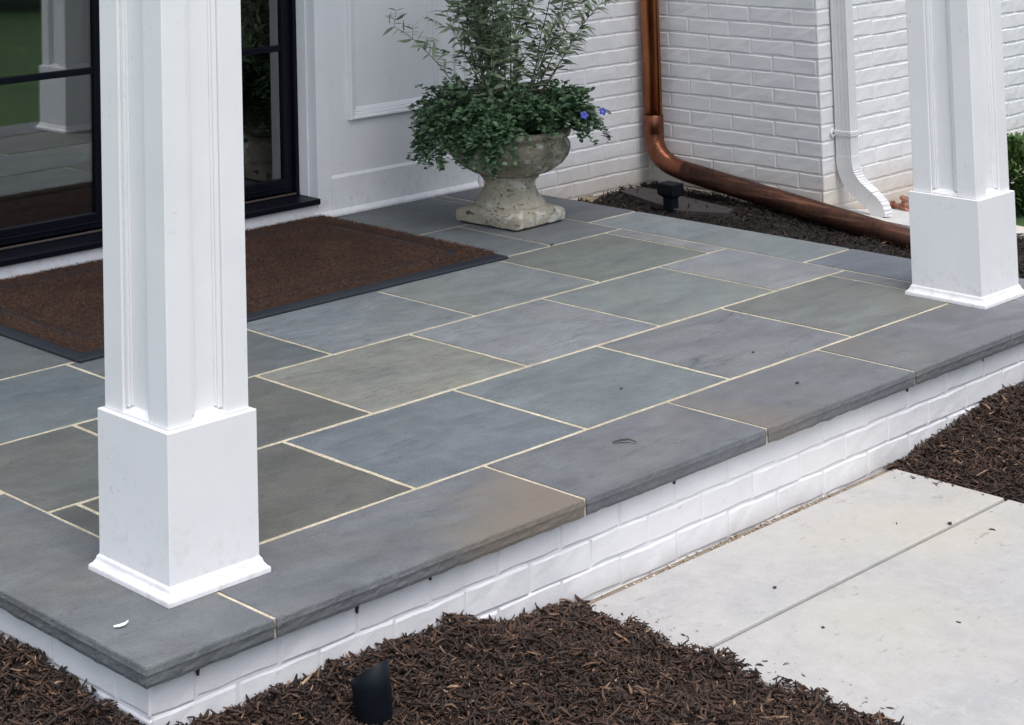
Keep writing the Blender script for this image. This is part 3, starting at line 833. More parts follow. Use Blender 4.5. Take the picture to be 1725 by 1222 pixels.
MB().sq([(0.181, 0.0006), (0.183, 0.012)]).build('pad', DARK, urn)
mb = MB(); mb.lathe([(0.178, 0.088), (0.181, 0.100), (0.176, 0.112), (0.162, 0.126), (0.146, 0.146), (0.134, 0.168), (0.129, 0.190), (0.131, 0.210), (0.140, 0.226), (0.150, 0.236), (0.152, 0.243), (0.145, 0.247)], 56)
bmesh.ops.subdivide_edges(mb.bm, edges=list(mb.bm.edges), cuts=1)
rough(mb.bm, 0.003, 22); mb.build('pedestal', URN, urn, smooth=True)
mb = MB(); mb.lathe([(0.140, 0.2465), (0.160, 0.250), (0.195, 0.262), (0.238, 0.284), (0.276, 0.314), (0.302, 0.348), (0.313, 0.380), (0.312, 0.402), (0.302, 0.420), (0.294, 0.428), (0.297, 0.436), (0.312, 0.448), (0.318, 0.462), (0.314, 0.474), (0.302, 0.480), (0.285, 0.478), (0.270, 0.462), (0.262, 0.42)], 64, cap1=False)
bmesh.ops.subdivide_edges(mb.bm, edges=list(mb.bm.edges), cuts=1)
rough(mb.bm, 0.004, 20); mb.build('bowl', URN, urn, smooth=True)
mb = MB(); mb.lathe([(0.27, 0.44), (0.2, 0.452), (0.1, 0.458), (0.02, 0.46)], 24); mb.build('soil', SOILM, urn, smooth=True)

R2 = Vector((right.x, right.y)).normalized(); F2 = Vector((fwd.x, fwd.y)).normalized()   # azimuths used only to place stems as the photo shows
def leaf_arrays(P, D, N, ln, wd, tone, curl=0.15, kind='oval'):
    """batch of folded leaves; P base, D direction, N normal (n,3)"""
    n = len(P)
    S = np.cross(D, N); S /= np.linalg.norm(S, axis=1, keepdims=True) + 1e-9
    N = np.cross(S, D)
    if kind == 'oval': T = [(0, 0.08), (0.3, 0.9), (0.65, 1.0), (1.0, 0.12)]
    else: T = [(0, 0.06), (0.22, 0.75), (0.5, 1.0), (0.8, 0.55), (1.0, 0.02)]
    vs = []
    for t, w in T:
        c = P + D * (ln * t)[:, None] - N * (ln * curl * t * t)[:, None]
        for s in (-1, 0, 1):
            vs.append(c + S * (s * wd * 0.5 * w)[:, None] + N * (abs(s) * wd * 0.12 * w)[:, None])
    V = np.stack(vs, 1)                    # n, 3T, 3
    F = []
    for i in range(len(T) - 1):
        for s in (0, 1):
            a = i * 3 + s
            F.append((a, a + 1, a + 4, a + 3))
    F = np.array(F)
    m = V.shape[1]
    Fa = (F[None] + (np.arange(n) * m)[:, None, None]).reshape(-1, 4)
    return V.reshape(-1, 3), Fa, np.repeat(tone, m)

def nrm(a): return a / (np.linalg.norm(a, axis=-1, keepdims=True) + 1e-9)

def trailing(center, seed, left_drape=True):
    r = np.random.default_rng(seed)
    root = empty('trailing_plant', center)
    P, D, N, LN, WD, T = [], [], [], [], [], []
    stems = MB()
    ns = 1050
    for i in range(ns):
        UPR = False
        phi = r.uniform(0, 2 * np.pi)
        u = np.array([math.cos(phi), math.sin(phi)])
        im_r = u @ np.array(R2); im_f = u @ np.array(F2)         # + right in photo, + away
        r0 = 0.26 * math.sqrt(r.uniform(0.02, 1))
        p = np.array([u[0] * r0, u[1] * r0, 0.465])
        reach = r.uniform(0.12, 0.29); droop = 0.0
        left = max(0, -im_r); front = max(0, -im_f)
        if left > 0.25: reach += 0.05 * left; droop = r.uniform(0.1, 0.62) * left
        if left > 0.15 and front > 0.35: droop = max(droop, r.uniform(0.25, 0.70)); reach = r.uniform(0.16, 0.29)
        if im_r > -0.12 and front > 0.2: reach = r.uniform(0.07, 0.17) + 0.10 * max(0, im_r - 0.4); droop = 0.0; UPR = True
        if im_r > 0.75: reach = r.uniform(0.15, 0.34); droop = r.uniform(0.05, 0.5)
        if im_f > 0.3: reach *= 0.8
        L = reach + 0.12 * droop
        el = r.uniform(0.9, 1.4) if UPR else r.uniform(0.5, 1.3) if droop < 0.5 else r.uniform(0.2, 0.7)
        d = np.array([u[0] * math.cos(el), u[1] * math.cos(el), math.sin(el)])
        side = np.array([-u[1], u[0], 0]) * r.normal(0, 0.35)
        d = d + side; d /= np.linalg.norm(d)
        nst = max(5, int(L / 0.014)); path = [p.copy()]
        for k in range(nst):
            t = k / nst
            d = d + np.array([0, 0, -1]) * (0.045 + 0.15 * droop * (t > 0.25) + 0.05 * t) + r.normal(0, 0.07, 3)
            rr = np.hypot(p[0], p[1])
            if rr < 0.335 and p[2] < 0.50 and d[2] < 0: d[2] = 0.03       # rest on the rim
            d /= np.linalg.norm(d)
            p = p + d * L / nst
            path.append(p.copy())
            for s in range(2 if t > 0.15 else 1):
                az = r.uniform(0, 2 * np.pi)
                out = np.array([math.cos(az), math.sin(az), r.uniform(-0.2, 0.9)])
                ld = d * 0.35 + out; ld /= np.linalg.norm(ld)
                P.append(p); D.append(ld)
                N.append(np.array([0, 0, 1]) * 0.9 + u.tolist()[0] * np.array([0.3, 0, 0]) + r.normal(0, 0.3, 3))
                LN.append(r.uniform(0.020, 0.038)); WD.append(r.uniform(0.014, 0.024))
                T.append(np.clip(r.beta(1.3, 3.2) + 0.18 * (p[2] - 0.5) + 0.15 * t, 0, 1))
        if i % 3 == 0: stems.tube([Vector(q) for q in path[::3]], 0.0016, 4, False)
    V, F, TT = leaf_arrays(np.array(P), nrm(np.array(D)), nrm(np.array(N)), np.array(LN), np.array(WD), np.array(T), 0.2)
    o = np_mesh('foliage', V, F, LEAF_TRAIL, root, TT, smooth=True); o['kind'] = 'stuff'
    stems.build('stems', STEM_G, root)
    return root
tp = trailing((UX, UY, 0.02), 3)
tag(tp, 'low dark green trailing plant with blue flowers spilling over the urn rim', 'plant')
def flower(loc, nrmv, s):
    mb = MB()
    q = Vector(nrmv).to_track_quat('Z', 'Y')
    for k in range(5):
        a = 2 * math.pi * k / 5
        pts = [(0.002, -0.001, 0), (0.010, -0.008, 0.003), (0.017, -0.008, 0.002), (0.021, 0.0, 0.0), (0.017, 0.008, 0.002), (0.010, 0.008, 0.003), (0.002, 0.001, 0)]
        rot = Matrix.Rotation(a, 3, 'Z')
        mb.bm.faces.new([mb.bm.verts.new(Vector(loc) + q @ (rot @ (Vector(p) * s))) for p in pts])
    return mb
for (u_, z_, f_) in ((0.335, 0.555, -0.30), (0.475, 0.535, -0.06)):
    pl = Vector((0, 0, z_)) + Vector((*R2, 0)) * u_ + Vector((*F2, 0)) * f_
    flower(pl, (-F2.x, -F2.y - 0.2, 0.4), 1.0 if u_ > 0.1 else 0.6).build('flower', PETAL, tp)

def tall_shrub(center, seed):
    r = np.random.default_rng(seed)
    root = empty('tall_shrub', center)
    stems = MB(); thick = MB()
    P, D, N, LN, WD, T = [], [], [], [], [], []
    specs = []
    for i in range(25):
        specs.append((r.uniform(0, 2 * np.pi), abs(r.normal(0, 0.22)) + 0.05, r.uniform(0.75, 1.25), False))
    for ir, lean in ((-1, 0.40), (-0.95, 0.46), (-0.9, 0.32), (0.95, 0.36), (1, 0.44), (0.9, 0.28), (-0.6, 0.36), (0.7, 0.40)):
        v = np.array(R2) * ir + np.array(F2) * r.uniform(-0.4, 0.4)
        specs.append((math.atan2(v[1], v[0]), lean, r.uniform(0.6, 0.95), True))
    for phi, lean, L, airy in specs:
        u = np.array([math.cos(phi), math.sin(phi), 0])
        b = r.uniform(0, 0.10)
        p = np.array([u[0] * b, u[1] * b, 0.45])
        d = np.array([0, 0, 1.0]) * math.cos(lean) + u * math.sin(lean)
        n = int(L / 0.028); path = [p.copy()]
        for k in range(n):
            t = k / n
            d = d + r.normal(0, 0.05, 3) + np.array([0, 0, 0.018 if not airy else -0.002]); d /= np.linalg.norm(d)
            p = p + d * L / n; path.append(p.copy())
            if t > 0.12 and r.random() < (0.85 if not airy else (0.25 if t < 0.45 else 0.85)):
                for s in ((-1, 1) if r.random() < (0.75 if not airy else 0.5) else (1,)):
                    a = r.uniform(0, 2 * np.pi); o_ = nrm(np.cross(d, np.array([math.cos(a), math.sin(a), 0.3])))
                    ld = nrm(d * r.uniform(0.35, 0.9) + o_ * s + np.array([0, 0, r.uniform(-0.5, 0.15)]))
                    P.append(p); D.append(ld); N.append(nrm(np.array([0, 0, 1]) + r.normal(0, 0.5, 3)))
                    LN.append(r.uniform(0.048, 0.092)); WD.append(r.uniform(0.016, 0.026)); T.append(np.clip(r.beta(1.6, 2.2), 0, 1))
            if t > 0.3 and r.random() < 0.22:                       # side twig
                a = r.uniform(0, 2 * np.pi); td = nrm(d * 0.7 + np.array([math.cos(a), math.sin(a), 0.2]) * 0.8)
                q = p.copy(); tw = [q.copy()]
                for j in range(r.integers(4, 9)):
                    td = nrm(td + r.normal(0, 0.08, 3)); q = q + td * 0.024; tw.append(q.copy())
                    for s in (-1, 1):
                        o_ = nrm(np.cross(td, np.array([0.2, 0.1, 1.0])))
                        P.append(q.copy()); D.append(nrm(td * 0.6 + o_ * s * 0.9 + np.array([0, 0, r.uniform(-0.5, 0.2)]))); N.append(nrm(np.array([0, 0, 1]) + r.normal(0, 0.5, 3)))
                        LN.append(r.uniform(0.036, 0.066)); WD.append(r.uniform(0.013, 0.020)); T.append(np.clip(r.beta(1.6, 2.2), 0, 1))
                stems.tube([Vector(x) for x in tw], 0.0011, 4, False)
        k = len(path)
        (thick if r.random() < 0.3 else stems).tube([Vector(x) for x in path[::2]], [0.0042 - 0.003 * i / max(1, len(path[::2]) - 1) for i in range(len(path[::2]))], 5, False)
    P, D, N, LN, WD, T = map(np.array, (P, D, N, LN, WD, T))
    # the leaves that stand nearest and largest: one object each, shared meshes
    vis = P[:, 2] < 1.30
    im = P[:, :2] @ np.array(F2)
    edge = np.abs(P[:, :2] @ np.array(R2))
    score = np.where(vis, edge * 1.2 - im + LN * 4, -9)
    idx = np.argsort(-score)[:290]
    single = np.zeros(len(P), bool); single[idx] = True
    metas = []
    for k in range(8):
        V, F, TT = leaf_arrays(np.zeros((1, 3)), np.array([[1., 0, 0]]), np.array([[0, 0, 1.]]), np.array([0.046 + 0.003 * (k % 3)]), np.array([0.010 + 0.0012 * (k % 4)]), np.array([0.1 + 0.08 * k]), 0.1 + 0.06 * (k % 4), 'lance')
        o = np_mesh('leaf', V, F, LEAF_SAGE, root, TT, smooth=True); metas.append(o.data); bpy.data.objects.remove(o)
    for i in idx:
        d, n_ = D[i], N[i]
        s = nrm(np.cross(n_, d)); n2 = np.cross(d, s)
        m = Matrix(((d[0], s[0], n2[0], P[i][0]), (d[1], s[1], n2[1], P[i][1]), (d[2], s[2], n2[2], P[i][2]), (0, 0, 0, 1)))
        sc = LN[i] / 0.047 * 1.1
        o = link('leaf', metas[i % 8], root); o.matrix_local = m @ Matrix.Scale(sc, 4)
    q = ~single
    V, F, TT = leaf_arrays(P[q], D[q], N[q], LN[q], WD[q], T[q], 0.22, 'lance')
    o = np_mesh('foliage', V, F, LEAF_SAGE, root, TT, smooth=True); o['kind'] = 'stuff'
    stems.build('stems', STEM_G, root); thick.build('woody_stems', STEM, root)
    return root
ts = tall_shrub((UX, UY, 0), 8)
tag(ts, 'tall airy shrub with narrow sage green leaves rising from the urn', 'shrub')

# ------------------------------------------------------------------ mulch beds
def hnoise(X, Y, s, seed=0.0):
    return np.array([mnoise.noise(Vector((x * s, y * s, seed))) for x, y in zip(X.ravel(), Y.ravel())]).reshape(X.shape)

def mulch_bed(name, label, inside, hfun, bbox, n_chips, step=0.03, seed=0, size=1.0, spill=None, mat=None):
    r = np.random.default_rng(seed)
    x0, x1, y0, y1 = bbox
    nx, ny = int((x1 - x0) / step) + 2, int((y1 - y0) / step) + 2
    X, Y = np.meshgrid(np.linspace(x0, x1, nx), np.linspace(y0, y1, ny), indexing='ij')
    def H(x, y): return hfun(x, y) + 0.022 * hnoise(x, y, 5.0, seed) + 0.012 * hnoise(x, y, 16.0, seed + 4.)
    Z = H(X, Y) - 0.010
    msk = inside(X, Y)
    Z = np.where(msk, Z, -0.5)
    BV = np.stack([X, Y, Z], -1).reshape(-1, 3); I = np.arange(nx * ny).reshape(nx, ny)
    Q = np.stack([I[:-1, :-1], I[1:, :-1], I[1:, 1:], I[:-1, 1:]], -1).reshape(-1, 4)
    cell = (msk[:-1, :-1] | msk[1:, 1:] | msk[1:, :-1] | msk[:-1, 1:]).ravel()
    Q = Q[cell]
    CX, CY = [], []
    for (a0, a1, b0, b1), per_m2 in n_chips:
        k = int((a1 - a0) * (b1 - b0) * per_m2)
        px_, py_ = r.uniform(a0, a1, k), r.uniform(b0, b1, k); ok = inside(px_, py_)
        CX.append(px_[ok]); CY.append(py_[ok])
    cx, cy = np.concatenate(CX), np.concatenate(CY); n = len(cx)
    cz = H(cx, cy) + r.uniform(-0.004, 0.010, n)
    if spill is not None:
        k = len(spill); cx = np.concatenate([cx, spill[:, 0]]); cy = np.concatenate([cy, spill[:, 1]]); cz = np.concatenate([cz, spill[:, 2]]); n += k
    ln = np.clip(r.lognormal(-4.15, 0.70, n), 0.004, 0.075) * size
    wd = np.clip(ln * r.uniform(0.10, 0.45, n), 0.0018, 0.0105)
    th = wd * r.uniform(0.15, 0.5, n)
    a = r.uniform(0, 2 * np.pi, n); tilt = r.normal(0, 0.38, n)
    if spill is not None: ln[-len(spill):] = np.clip(ln[-len(spill):] * 0.6, 0.003, 0.022); wd = np.clip(ln * r.uniform(0.12, 0.45, n), 0.002, 0.012); th = wd * 0.35; tilt[-len(spill):] *= 0.1
    up = (r.random(n) < 0.025) & (np.arange(n) < (n - (0 if spill is None else len(spill)))); tilt[up] = r.uniform(0.6, 1.3, up.sum())
    D = np.stack([np.cos(a) * np.cos(tilt), np.sin(a) * np.cos(tilt), np.sin(tilt)], 1)
    S = np.stack([-np.sin(a), np.cos(a), r.normal(0, 0.35, n)], 1); S = nrm(S - D * (S * D).sum(1, keepdims=True))
    N = np.cross(D, S)
    C = np.stack([cx, cy, cz], 1)
    bend = r.normal(0, 0.10, n) * ln; sb = r.normal(0, 0.08, n) * ln
    rings = []
    for t, w0 in ((-0.5, 0.35), (-0.12, 1.0), (0.22, 0.9), (0.5, 0.25)):
        jit = r.uniform(0.7, 1.3, n) * w0
        c = C + D * (ln * t)[:, None] + N * (bend * (4 * t * t - 0.5))[:, None] + S * (sb * (4 * t * t))[:, None]
        for su, sv in ((-1, -1), (1, -0.8), (0.1, 1.2)):
            rings.append(c + S * (su * wd * 0.5 * jit)[:, None] + N * (sv * th * 0.5 * (0.6 + 0.4 * w0))[:, None])
    V = np.stack(rings, 1); m = V.shape[1]
    F = []
    for k in range(3):
        for j in range(3):
            F.append((k * 3 + j, k * 3 + (j + 1) % 3, k * 3 + 3 + (j + 1) % 3, k * 3 + 3 + j))
    F = np.array(F)
    FF = (F[None] + (np.arange(n) * m)[:, None, None]).reshape(-1, 4) + len(BV)
    tone = np.clip(r.beta(2.0, 3.2, n) * 0.95 + 0.12 * hnoise(cx, cy, 3.0, seed + 9.), 0, 1)
    hi = r.random(n) < 0.02; tone[hi] = r.uniform(0.85, 1.0, hi.sum())
    o = np_mesh(name, np.concatenate([BV, V.reshape(-1, 3)]), np.concatenate([Q, FF]), mat or MULCH, None, np.concatenate([np.full(len(BV), 0.08), np.repeat(tone, m)]))
    return tag(o, label, 'mulch', kind='stuff')

def h_front(x, y):
    zc = np.interp(x, [-0.5, 0.0, 0.15, 0.7, 0.95, 1.08, 1.2, 1.35, 1.5, 1.62], [-0.15, -0.150, -0.188, -0.188, -0.203, -0.200, -0.236, -0.268, -0.290, -0.300])
    zl = np.interp(y, [0.0, 0.25, 0.7], [-0.165, -0.150, -0.132]) + 0 * x
    z = np.where(x < 0.03, zl, zc)
    dist = np.where(x < 0.03, np.clip(-x, 0, 9) if True else 0, np.clip(-y, 0, 9))
    dist = np.maximum(np.minimum(np.clip(0.03 - x, 0, 9) + 9 * (x > 0.03), 9), 0) if False else np.where(x < 0.03, np.hypot(np.clip(-x, 0, 9), np.clip(-y, 0, 9)), np.clip(-y, 0, 9))
    return z + (-0.303 - z) * np.clip(dist / 0.42, 0, 1) ** 0.85
in_front = lambda x, y: ((x < 0.026) | (y < 0.026)) & (x < 1.628 + 0.018 * np.sin(y * 23) + 0.01 * np.sin(y * 61)) & (x > -1.12 + 0.06 * np.sin(y * 3)) & (y > -1.55 + 0.05 * np.sin(x * 4))
rs = np.random.default_rng(77)
sp1 = np.stack([1.635 + rs.exponential(0.035, 90), rs.uniform(-1.0, 0.0, 90), np.full(90, -0.3075)], 1)
sp1 = np.concatenate([sp1, np.stack([rs.uniform(1.63, 3.36, 12), rs.uniform(-1.3, 0.0, 12), np.full(12, -0.3075)], 1)])
sp2 = np.stack([3.36 - rs.exponential(0.03, 60), rs.uniform(-1.0, 0.0, 60), np.full(60, -0.3075)], 1)
mulch_bed('mulch_bed', 'dark shredded bark mulch wrapping the near corner of the porch with the black spotlight', in_front, h_front, (-1.15, 1.66, -1.6, 3.45), [((-0.5, 1.66, -0.62, 1.0), 24000), ((0.95, 1.66, -1.15, -0.62), 22000), ((-1.15, 0.95, -1.6, -0.62), 3500), ((0.95, 1.66, -1.6, -1.15), 4000), ((-1.15, -0.5, -0.62, 1.0), 3500), ((-1.15, 0.03, 1.0, 3.45), 3500)], seed=1, size=0.95, spill=sp1)
def h_right(x, y):
    zc = np.interp(x, [3.36, 3.45, 3.6, 3.81, 4.0, 4.25, 5.2], [-0.318, -0.300, -0.285, -0.258, -0.232, -0.212, -0.22])
    return zc - 0.05 * np.clip(-y, 0, 1)
in_right = lambda x, y: (y < 0.026) & (x > 3.372 - 0.012 * np.sin(y * 27)) & (y > -1.13)
mulch_bed('mulch_bed', 'dark shredded bark mulch between the concrete walk and the far porch end', in_right, h_right, (3.34, 5.6, -1.15, 0.04), [((3.34, 4.75, -0.75, 0.04), 24000), ((3.34, 4.75, -1.15, -0.75), 5000), ((4.75, 5.6, -1.15, 0.04), 5000)], seed=2, spill=sp2)
def h_side(x, y):
    return np.interp(y, [0.0, 1.5, 2.6, 3.5], [-0.34, -0.315, -0.235, -0.20]) + 0.04 * np.clip((x - 6.2) / 0.5, -0.5, 1) * 0.3
in_side = lambda x, y: (x > 5.105) & ((x < 6.655) | (y < 1.49)) & (x < 8.2) & (y > 0.03)
mulch_bed('mulch_bed', 'dark bark mulch in the strip under the copper drain pipe', in_side, h_side, (5.10, 8.2, 0.0, 3.50), [((5.10, 6.66, 0.9, 3.5), 6000), ((5.10, 8.2, 0.0, 0.9), 3000), ((6.66, 8.2, 0.9, 1.5), 4000)], seed=3, size=1.15, mat=MULCH_SHADED)

# rubble at the foot of the step
MB().box(1.62, 3.38, 0.007, 0.0315, -0.40, -0.317).build('joint_filler', mat_simple('tan_joint_filler', lin(126, 116, 102), 0.9, 30, 0.22, 0.5, dist=0.006), walk)
def rubble():
    r = np.random.default_rng(4); V, F, T = [], [], []
    n = 130
    ico = bmesh.new(); bmesh.ops.create_icosphere(ico, subdivisions=1, radius=1.0)
    iv = np.array([v.co for v in ico.verts]); fi = np.array([[v.index for v in f.verts] for f in ico.faces]); ico.free()
    for i in range(n):
        s = r.uniform(0.002, 0.0058); v = iv * s * r.uniform(0.6, 1.3, 3) * r.uniform(0.85, 1.15, (len(iv), 1))
        V.append(v + np.array([1.62 + 1.75 * r.beta(2.2, 2.2), r.uniform(0.000, 0.028), -0.316 + r.uniform(0, 0.006)])); F.append(fi + i * len(iv)); T.append(np.full(len(iv), r.uniform(0, 1)))
    m = mat_tone('pale_rubble', [(0.0, lin(132, 112, 90)), (0.5, lin(166, 150, 130)), (1.0, lin(200, 188, 172))], 0.9)
    o = np_mesh('rubble', np.concatenate(V), np.concatenate(F), m, None, np.concatenate(T))
    tag(o, 'crumbs of tan stone in the joint between walk and porch step', 'gravel', kind='stuff')
rubble()

# ------------------------------------------------------------------ copper downspout
cd = empty('copper_downspout', (6.56, 3.41, 0))
tag(cd, 'copper downspout in the wall corner turning into a long sloping drain pipe', 'downspout')
CR = 0.056
part('vertical_pipe', MB().lathe([(CR, 0.10), (CR, 3.0)], 32, c=(6.57, 3.415)).box(6.5625, 6.5775, 3.415 - CR - 0.006, 3.415 - CR + 0.004, 0.245, 3.0, bev=0.002), COPPER, cd, smooth=False)
for o in cd.children:
    o.data.polygons.foreach_set('use_smooth', [len(p.vertices) == 4 and abs(p.normal.z) < 0.5 and p.area > 0.02 for p in o.data.polygons])
end = Vector((6.535, 1.25, -0.318)); st = Vector((6.545, 3.16, -0.072))
top = Vector((6.57, 3.415, 0.14))
pts, rad = [], []
ctrl = [top, Vector((6.57, 3.415, 0.02)), Vector((6.555, 3.37, -0.045)), st]
for i in range(81):
    t = i / 80
    p = (1 - t) ** 3 * ctrl[0] + 3 * (1 - t) ** 2 * t * ctrl[1] + 3 * (1 - t) * t * t * ctrl[2] + t ** 3 * ctrl[3]
    pts.append(p); k = 0.003 + (0.0019 * math.sin(i * 1.9) if 14 < i < 62 else 0)
    rad.append(CR + k)
part('crimped_elbow', MB().tube(pts, rad, 32), COPPER_MID, cd, smooth=True)
part('drain_pipe', MB().tube([st + (st - end).normalized() * 0.02, st.lerp(end, 0.33), st.lerp(end, 0.66), end], CR + 0.0045, 32), COPPER_AGED, cd, smooth=True)
part('slip_collar', MB().lathe([(CR + 0.001, 0.125), (CR + 0.005, 0.130), (CR + 0.005, 0.235), (CR + 0.001, 0.24)], 32, c=(6.57, 3.415), cap0=False, cap1=False), COPPER_MID, cd, smooth=True)

# ------------------------------------------------------------------ white downspout
wd_ = empty('white_downspout', (6.80, 2.24, 0))
tag(wd_, 'white ribbed rectangular downspout strapped to the front of the brick wing', 'downspout')
def rprof(w, d, n=3):
    # corrugated rectangle
    pts = []
    def edge(a, b, m):
        a, b = Vector(a), Vector(b); nn = Vector((b - a)).orthogonal().normalized()
        for i in range(m * 2):
            t = i / (m * 2)
            q = a.lerp(b, t); k = -0.0022 if (i % 2 and m > 1) else 0
            pts.append(q - Vector((nn.x, nn.y)) * k)
    edge((-w / 2, -d / 2), (w / 2, -d / 2), n); edge((w / 2, -d / 2), (w / 2, d / 2), n); edge((w / 2, d / 2), (-w / 2, d / 2), n); edge((-w / 2, d / 2), (-w / 2, -d / 2), n)
    return [(p.x, p.y) for p in pts]
WX, WY, DW, DD = 6.812, 2.252, 0.078, 0.094
mb = MB(); mb.loft([[(WX + a, WY + b, z) for a, b in rprof(DW, DD, 4)] for z in (0.09, 3.0)])
part('pipe', mb, WHITE_METAL, wd_)
ep = [(WX, WY, 0.10), (WX, WY - 0.004, 0.045), (WX, WY - 0.020, -0.008), (WX, WY - 0.055, -0.058), (WX, WY - 0.100, -0.095), (WX, WY - 0.140, -0.122)]
def smooth_path(ctrl, m):
    out = []
    for i in range(len(ctrl) - 1):
        p0, p1, p2, p3 = (Vector(ctrl[max(i - 1, 0)]), Vector(ctrl[i]), Vector(ctrl[i + 1]), Vector(ctrl[min(i + 2, len(ctrl) - 1)]))
        for k in range(m):
            t = k / m
            out.append(0.5 * ((2 * p1) + (-p0 + p2) * t + (2 * p0 - 5 * p1 + 4 * p2 - p3) * t * t + (-p0 + 3 * p1 - 3 * p2 + p3) * t ** 3))
    out.append(Vector(ctrl[-1])); return out
sidev = Vector((1, 0, 0))
def elbow(name, ctrl, w, d, ribs):
    path = smooth_path(ctrl, 14)
    mb = MB(); rings = []
    for i, p in enumerate(path):
        t = (path[min(i + 1, len(path) - 1)] - path[max(i - 1, 0)]).normalized()
        nn = t.cross(sidev).normalized(); sv = nn.cross(t).normalized()
        k = 1.0 + (0.05 * math.sin(i * 2 * math.pi / 5) if ribs[0] < i < ribs[1] else 0.0)
        # outline: x side ribbed on the outer curve only
        rings.append([p + sv * (a * d) + nn * (b * w * k) for a, b in ((-.5, -.5), (-.2, -.5), (.2, -.5), (.5, -.5), (.5, -.2), (.5, .2), (.5, .5), (.2, .5), (-.2, .5), (-.5, .5), (-.5, .2), (-.5, -.2))])
    mb.loft(rings)
    return part(name, mb, WHITE_METAL, wd_)
elbow('elbow', ep, 0.098, 0.082, (22, 60))
elbow('outlet_elbow', [ep[-1], (WX, WY - 0.168, -0.143), (WX, WY - 0.190, -0.170), (WX, WY - 0.198, -0.214)], 0.092, 0.076, (8, 40))
part('strap', MB().box(WX - DW / 2 - 0.004, WX + DW / 2 + 0.004, WY - DD / 2 - 0.005, WY + DD / 2 + 0.01, 0.213, 0.222, bev=0.002).box(WX - DW / 2 - 0.004, WX + DW / 2 + 0.004, WY - DD / 2 - 0.005, WY + DD / 2 + 0.01, 0.2225, 0.242, bev=0.002), WHITE_METAL, wd_)
mb = MB(); mb.lathe([(0.024, 0), (0.024, 0.006), (0.021, 0.008)], 16)
mb.bm.transform(Matrix.Translation((WX - DW / 2 - 0.022, 2.305, 0.228)) @ Matrix.Rotation(math.pi / 2, 4, 'X'))
lug = part('strap_lug', mb, WHITE_METAL, wd_)
mb = MB(); mb.lathe([(0.006, 0), (0.006, 0.003)], 8); mb.bm.transform(Matrix.Translation((WX - DW / 2 - 0.022, 2.2965, 0.228)) @ Matrix.Rotation(math.pi / 2, 4, 'X'))
part('screw', mb, DARK, wd_)

# ------------------------------------------------------------------ hose bib
hb = empty('hose_tap', (7.36, 2.29, -0.25))
tag(hb, 'small tarnished brass hose tap low on the brick beside the white downspout', 'tap')
HBX, HBZ = 7.34, -0.262
part('body', MB().tube([(HBX, 2.315, HBZ), (HBX, 2.24, HBZ), (HBX, 2.20, HBZ - 0.02), (HBX, 2.185, HBZ - 0.06)], [0.016, 0.016, 0.017, 0.015], 12), BRASS, hb, smooth=True)
part('flange', MB().tube([(HBX, 2.3, HBZ), (HBX, 2.285, HBZ)], 0.028, 14), BRASS, hb)
part('stem', MB().tube([(HBX, 2.235, HBZ), (HBX, 2.215, HBZ + 0.045)], 0.011, 8), BRASS, hb)
part('handle', MB().tube([(HBX, 2.214, HBZ + 0.043), (HBX, 2.209, HBZ + 0.056)], 0.030, 8), BRASS, hb)
part('vacuum_breaker', MB().tube([(HBX + 0.028, 2.25, HBZ - 0.008), (HBX + 0.10, 2.245, HBZ - 0.01)], [0.014, 0.027], 10), BRASS, hb)

# ------------------------------------------------------------------ strip details by the wall
fx = empty('garden_light', (6.13, 2.98, -0.225))
tag(fx, 'small black square-headed garden light on a short post in the mulch strip', 'garden light')
part('post', MB().box(6.098, 6.162, 2.948, 3.012, -0.26, -0.135, bev=0.003), BLACK, fx)
part('head', MB().sq([(0.036, -0.136), (0.052, -0.120), (0.053, -0.112), (0.053, -0.062), (0.049, -0.058)], c=(6.13, 2.98)), BLACK, fx)
sl = MB()
top_ = [(6.235, 3.43), (6.43, 3.40), (6.40, 2.74), (6.28, 2.70), (6.10, 2.92)]
def bed(p): return -0.175 - 0.05 * (3.43 - p[1])
sl.loft([[(x, y, bed((x, y)) - 0.028) for x, y in top_], [(x, y, bed((x, y))) for x, y in top_]])
tag(sl.build('slate_offcut', SLATE), 'flat dark grey stone offcut lying on the mulch behind the garden light', 'stone')
pe = empty('drain_outlet', (5.83, 3.22, -0.2))
tag(pe, 'half-buried tan drain pipe end at the foot of the brick wall', 'drain pipe')
mb = MB()
n = 24
for (ra, rb, y0, y1) in ((0.058, 0.047, 3.39, 3.49),):
    rings = []
    for rr, yy in ((ra, y1), (ra, y0), (rb, y0 + 0.004), (rb, y1)):
        rings.append([(5.975 + rr * math.cos(2 * math.pi * i / n), yy, -0.236 + rr * math.sin(2 * math.pi * i / n)) for i in range(n)])
    mb.loft(rings, False, False)
part('pipe_wall', mb, CLAY, pe)
part('dark_inside', MB().tube([(5.975, 3.42, -0.236), (5.975, 3.43, -0.236)], 0.0475, 16), DARK, pe)

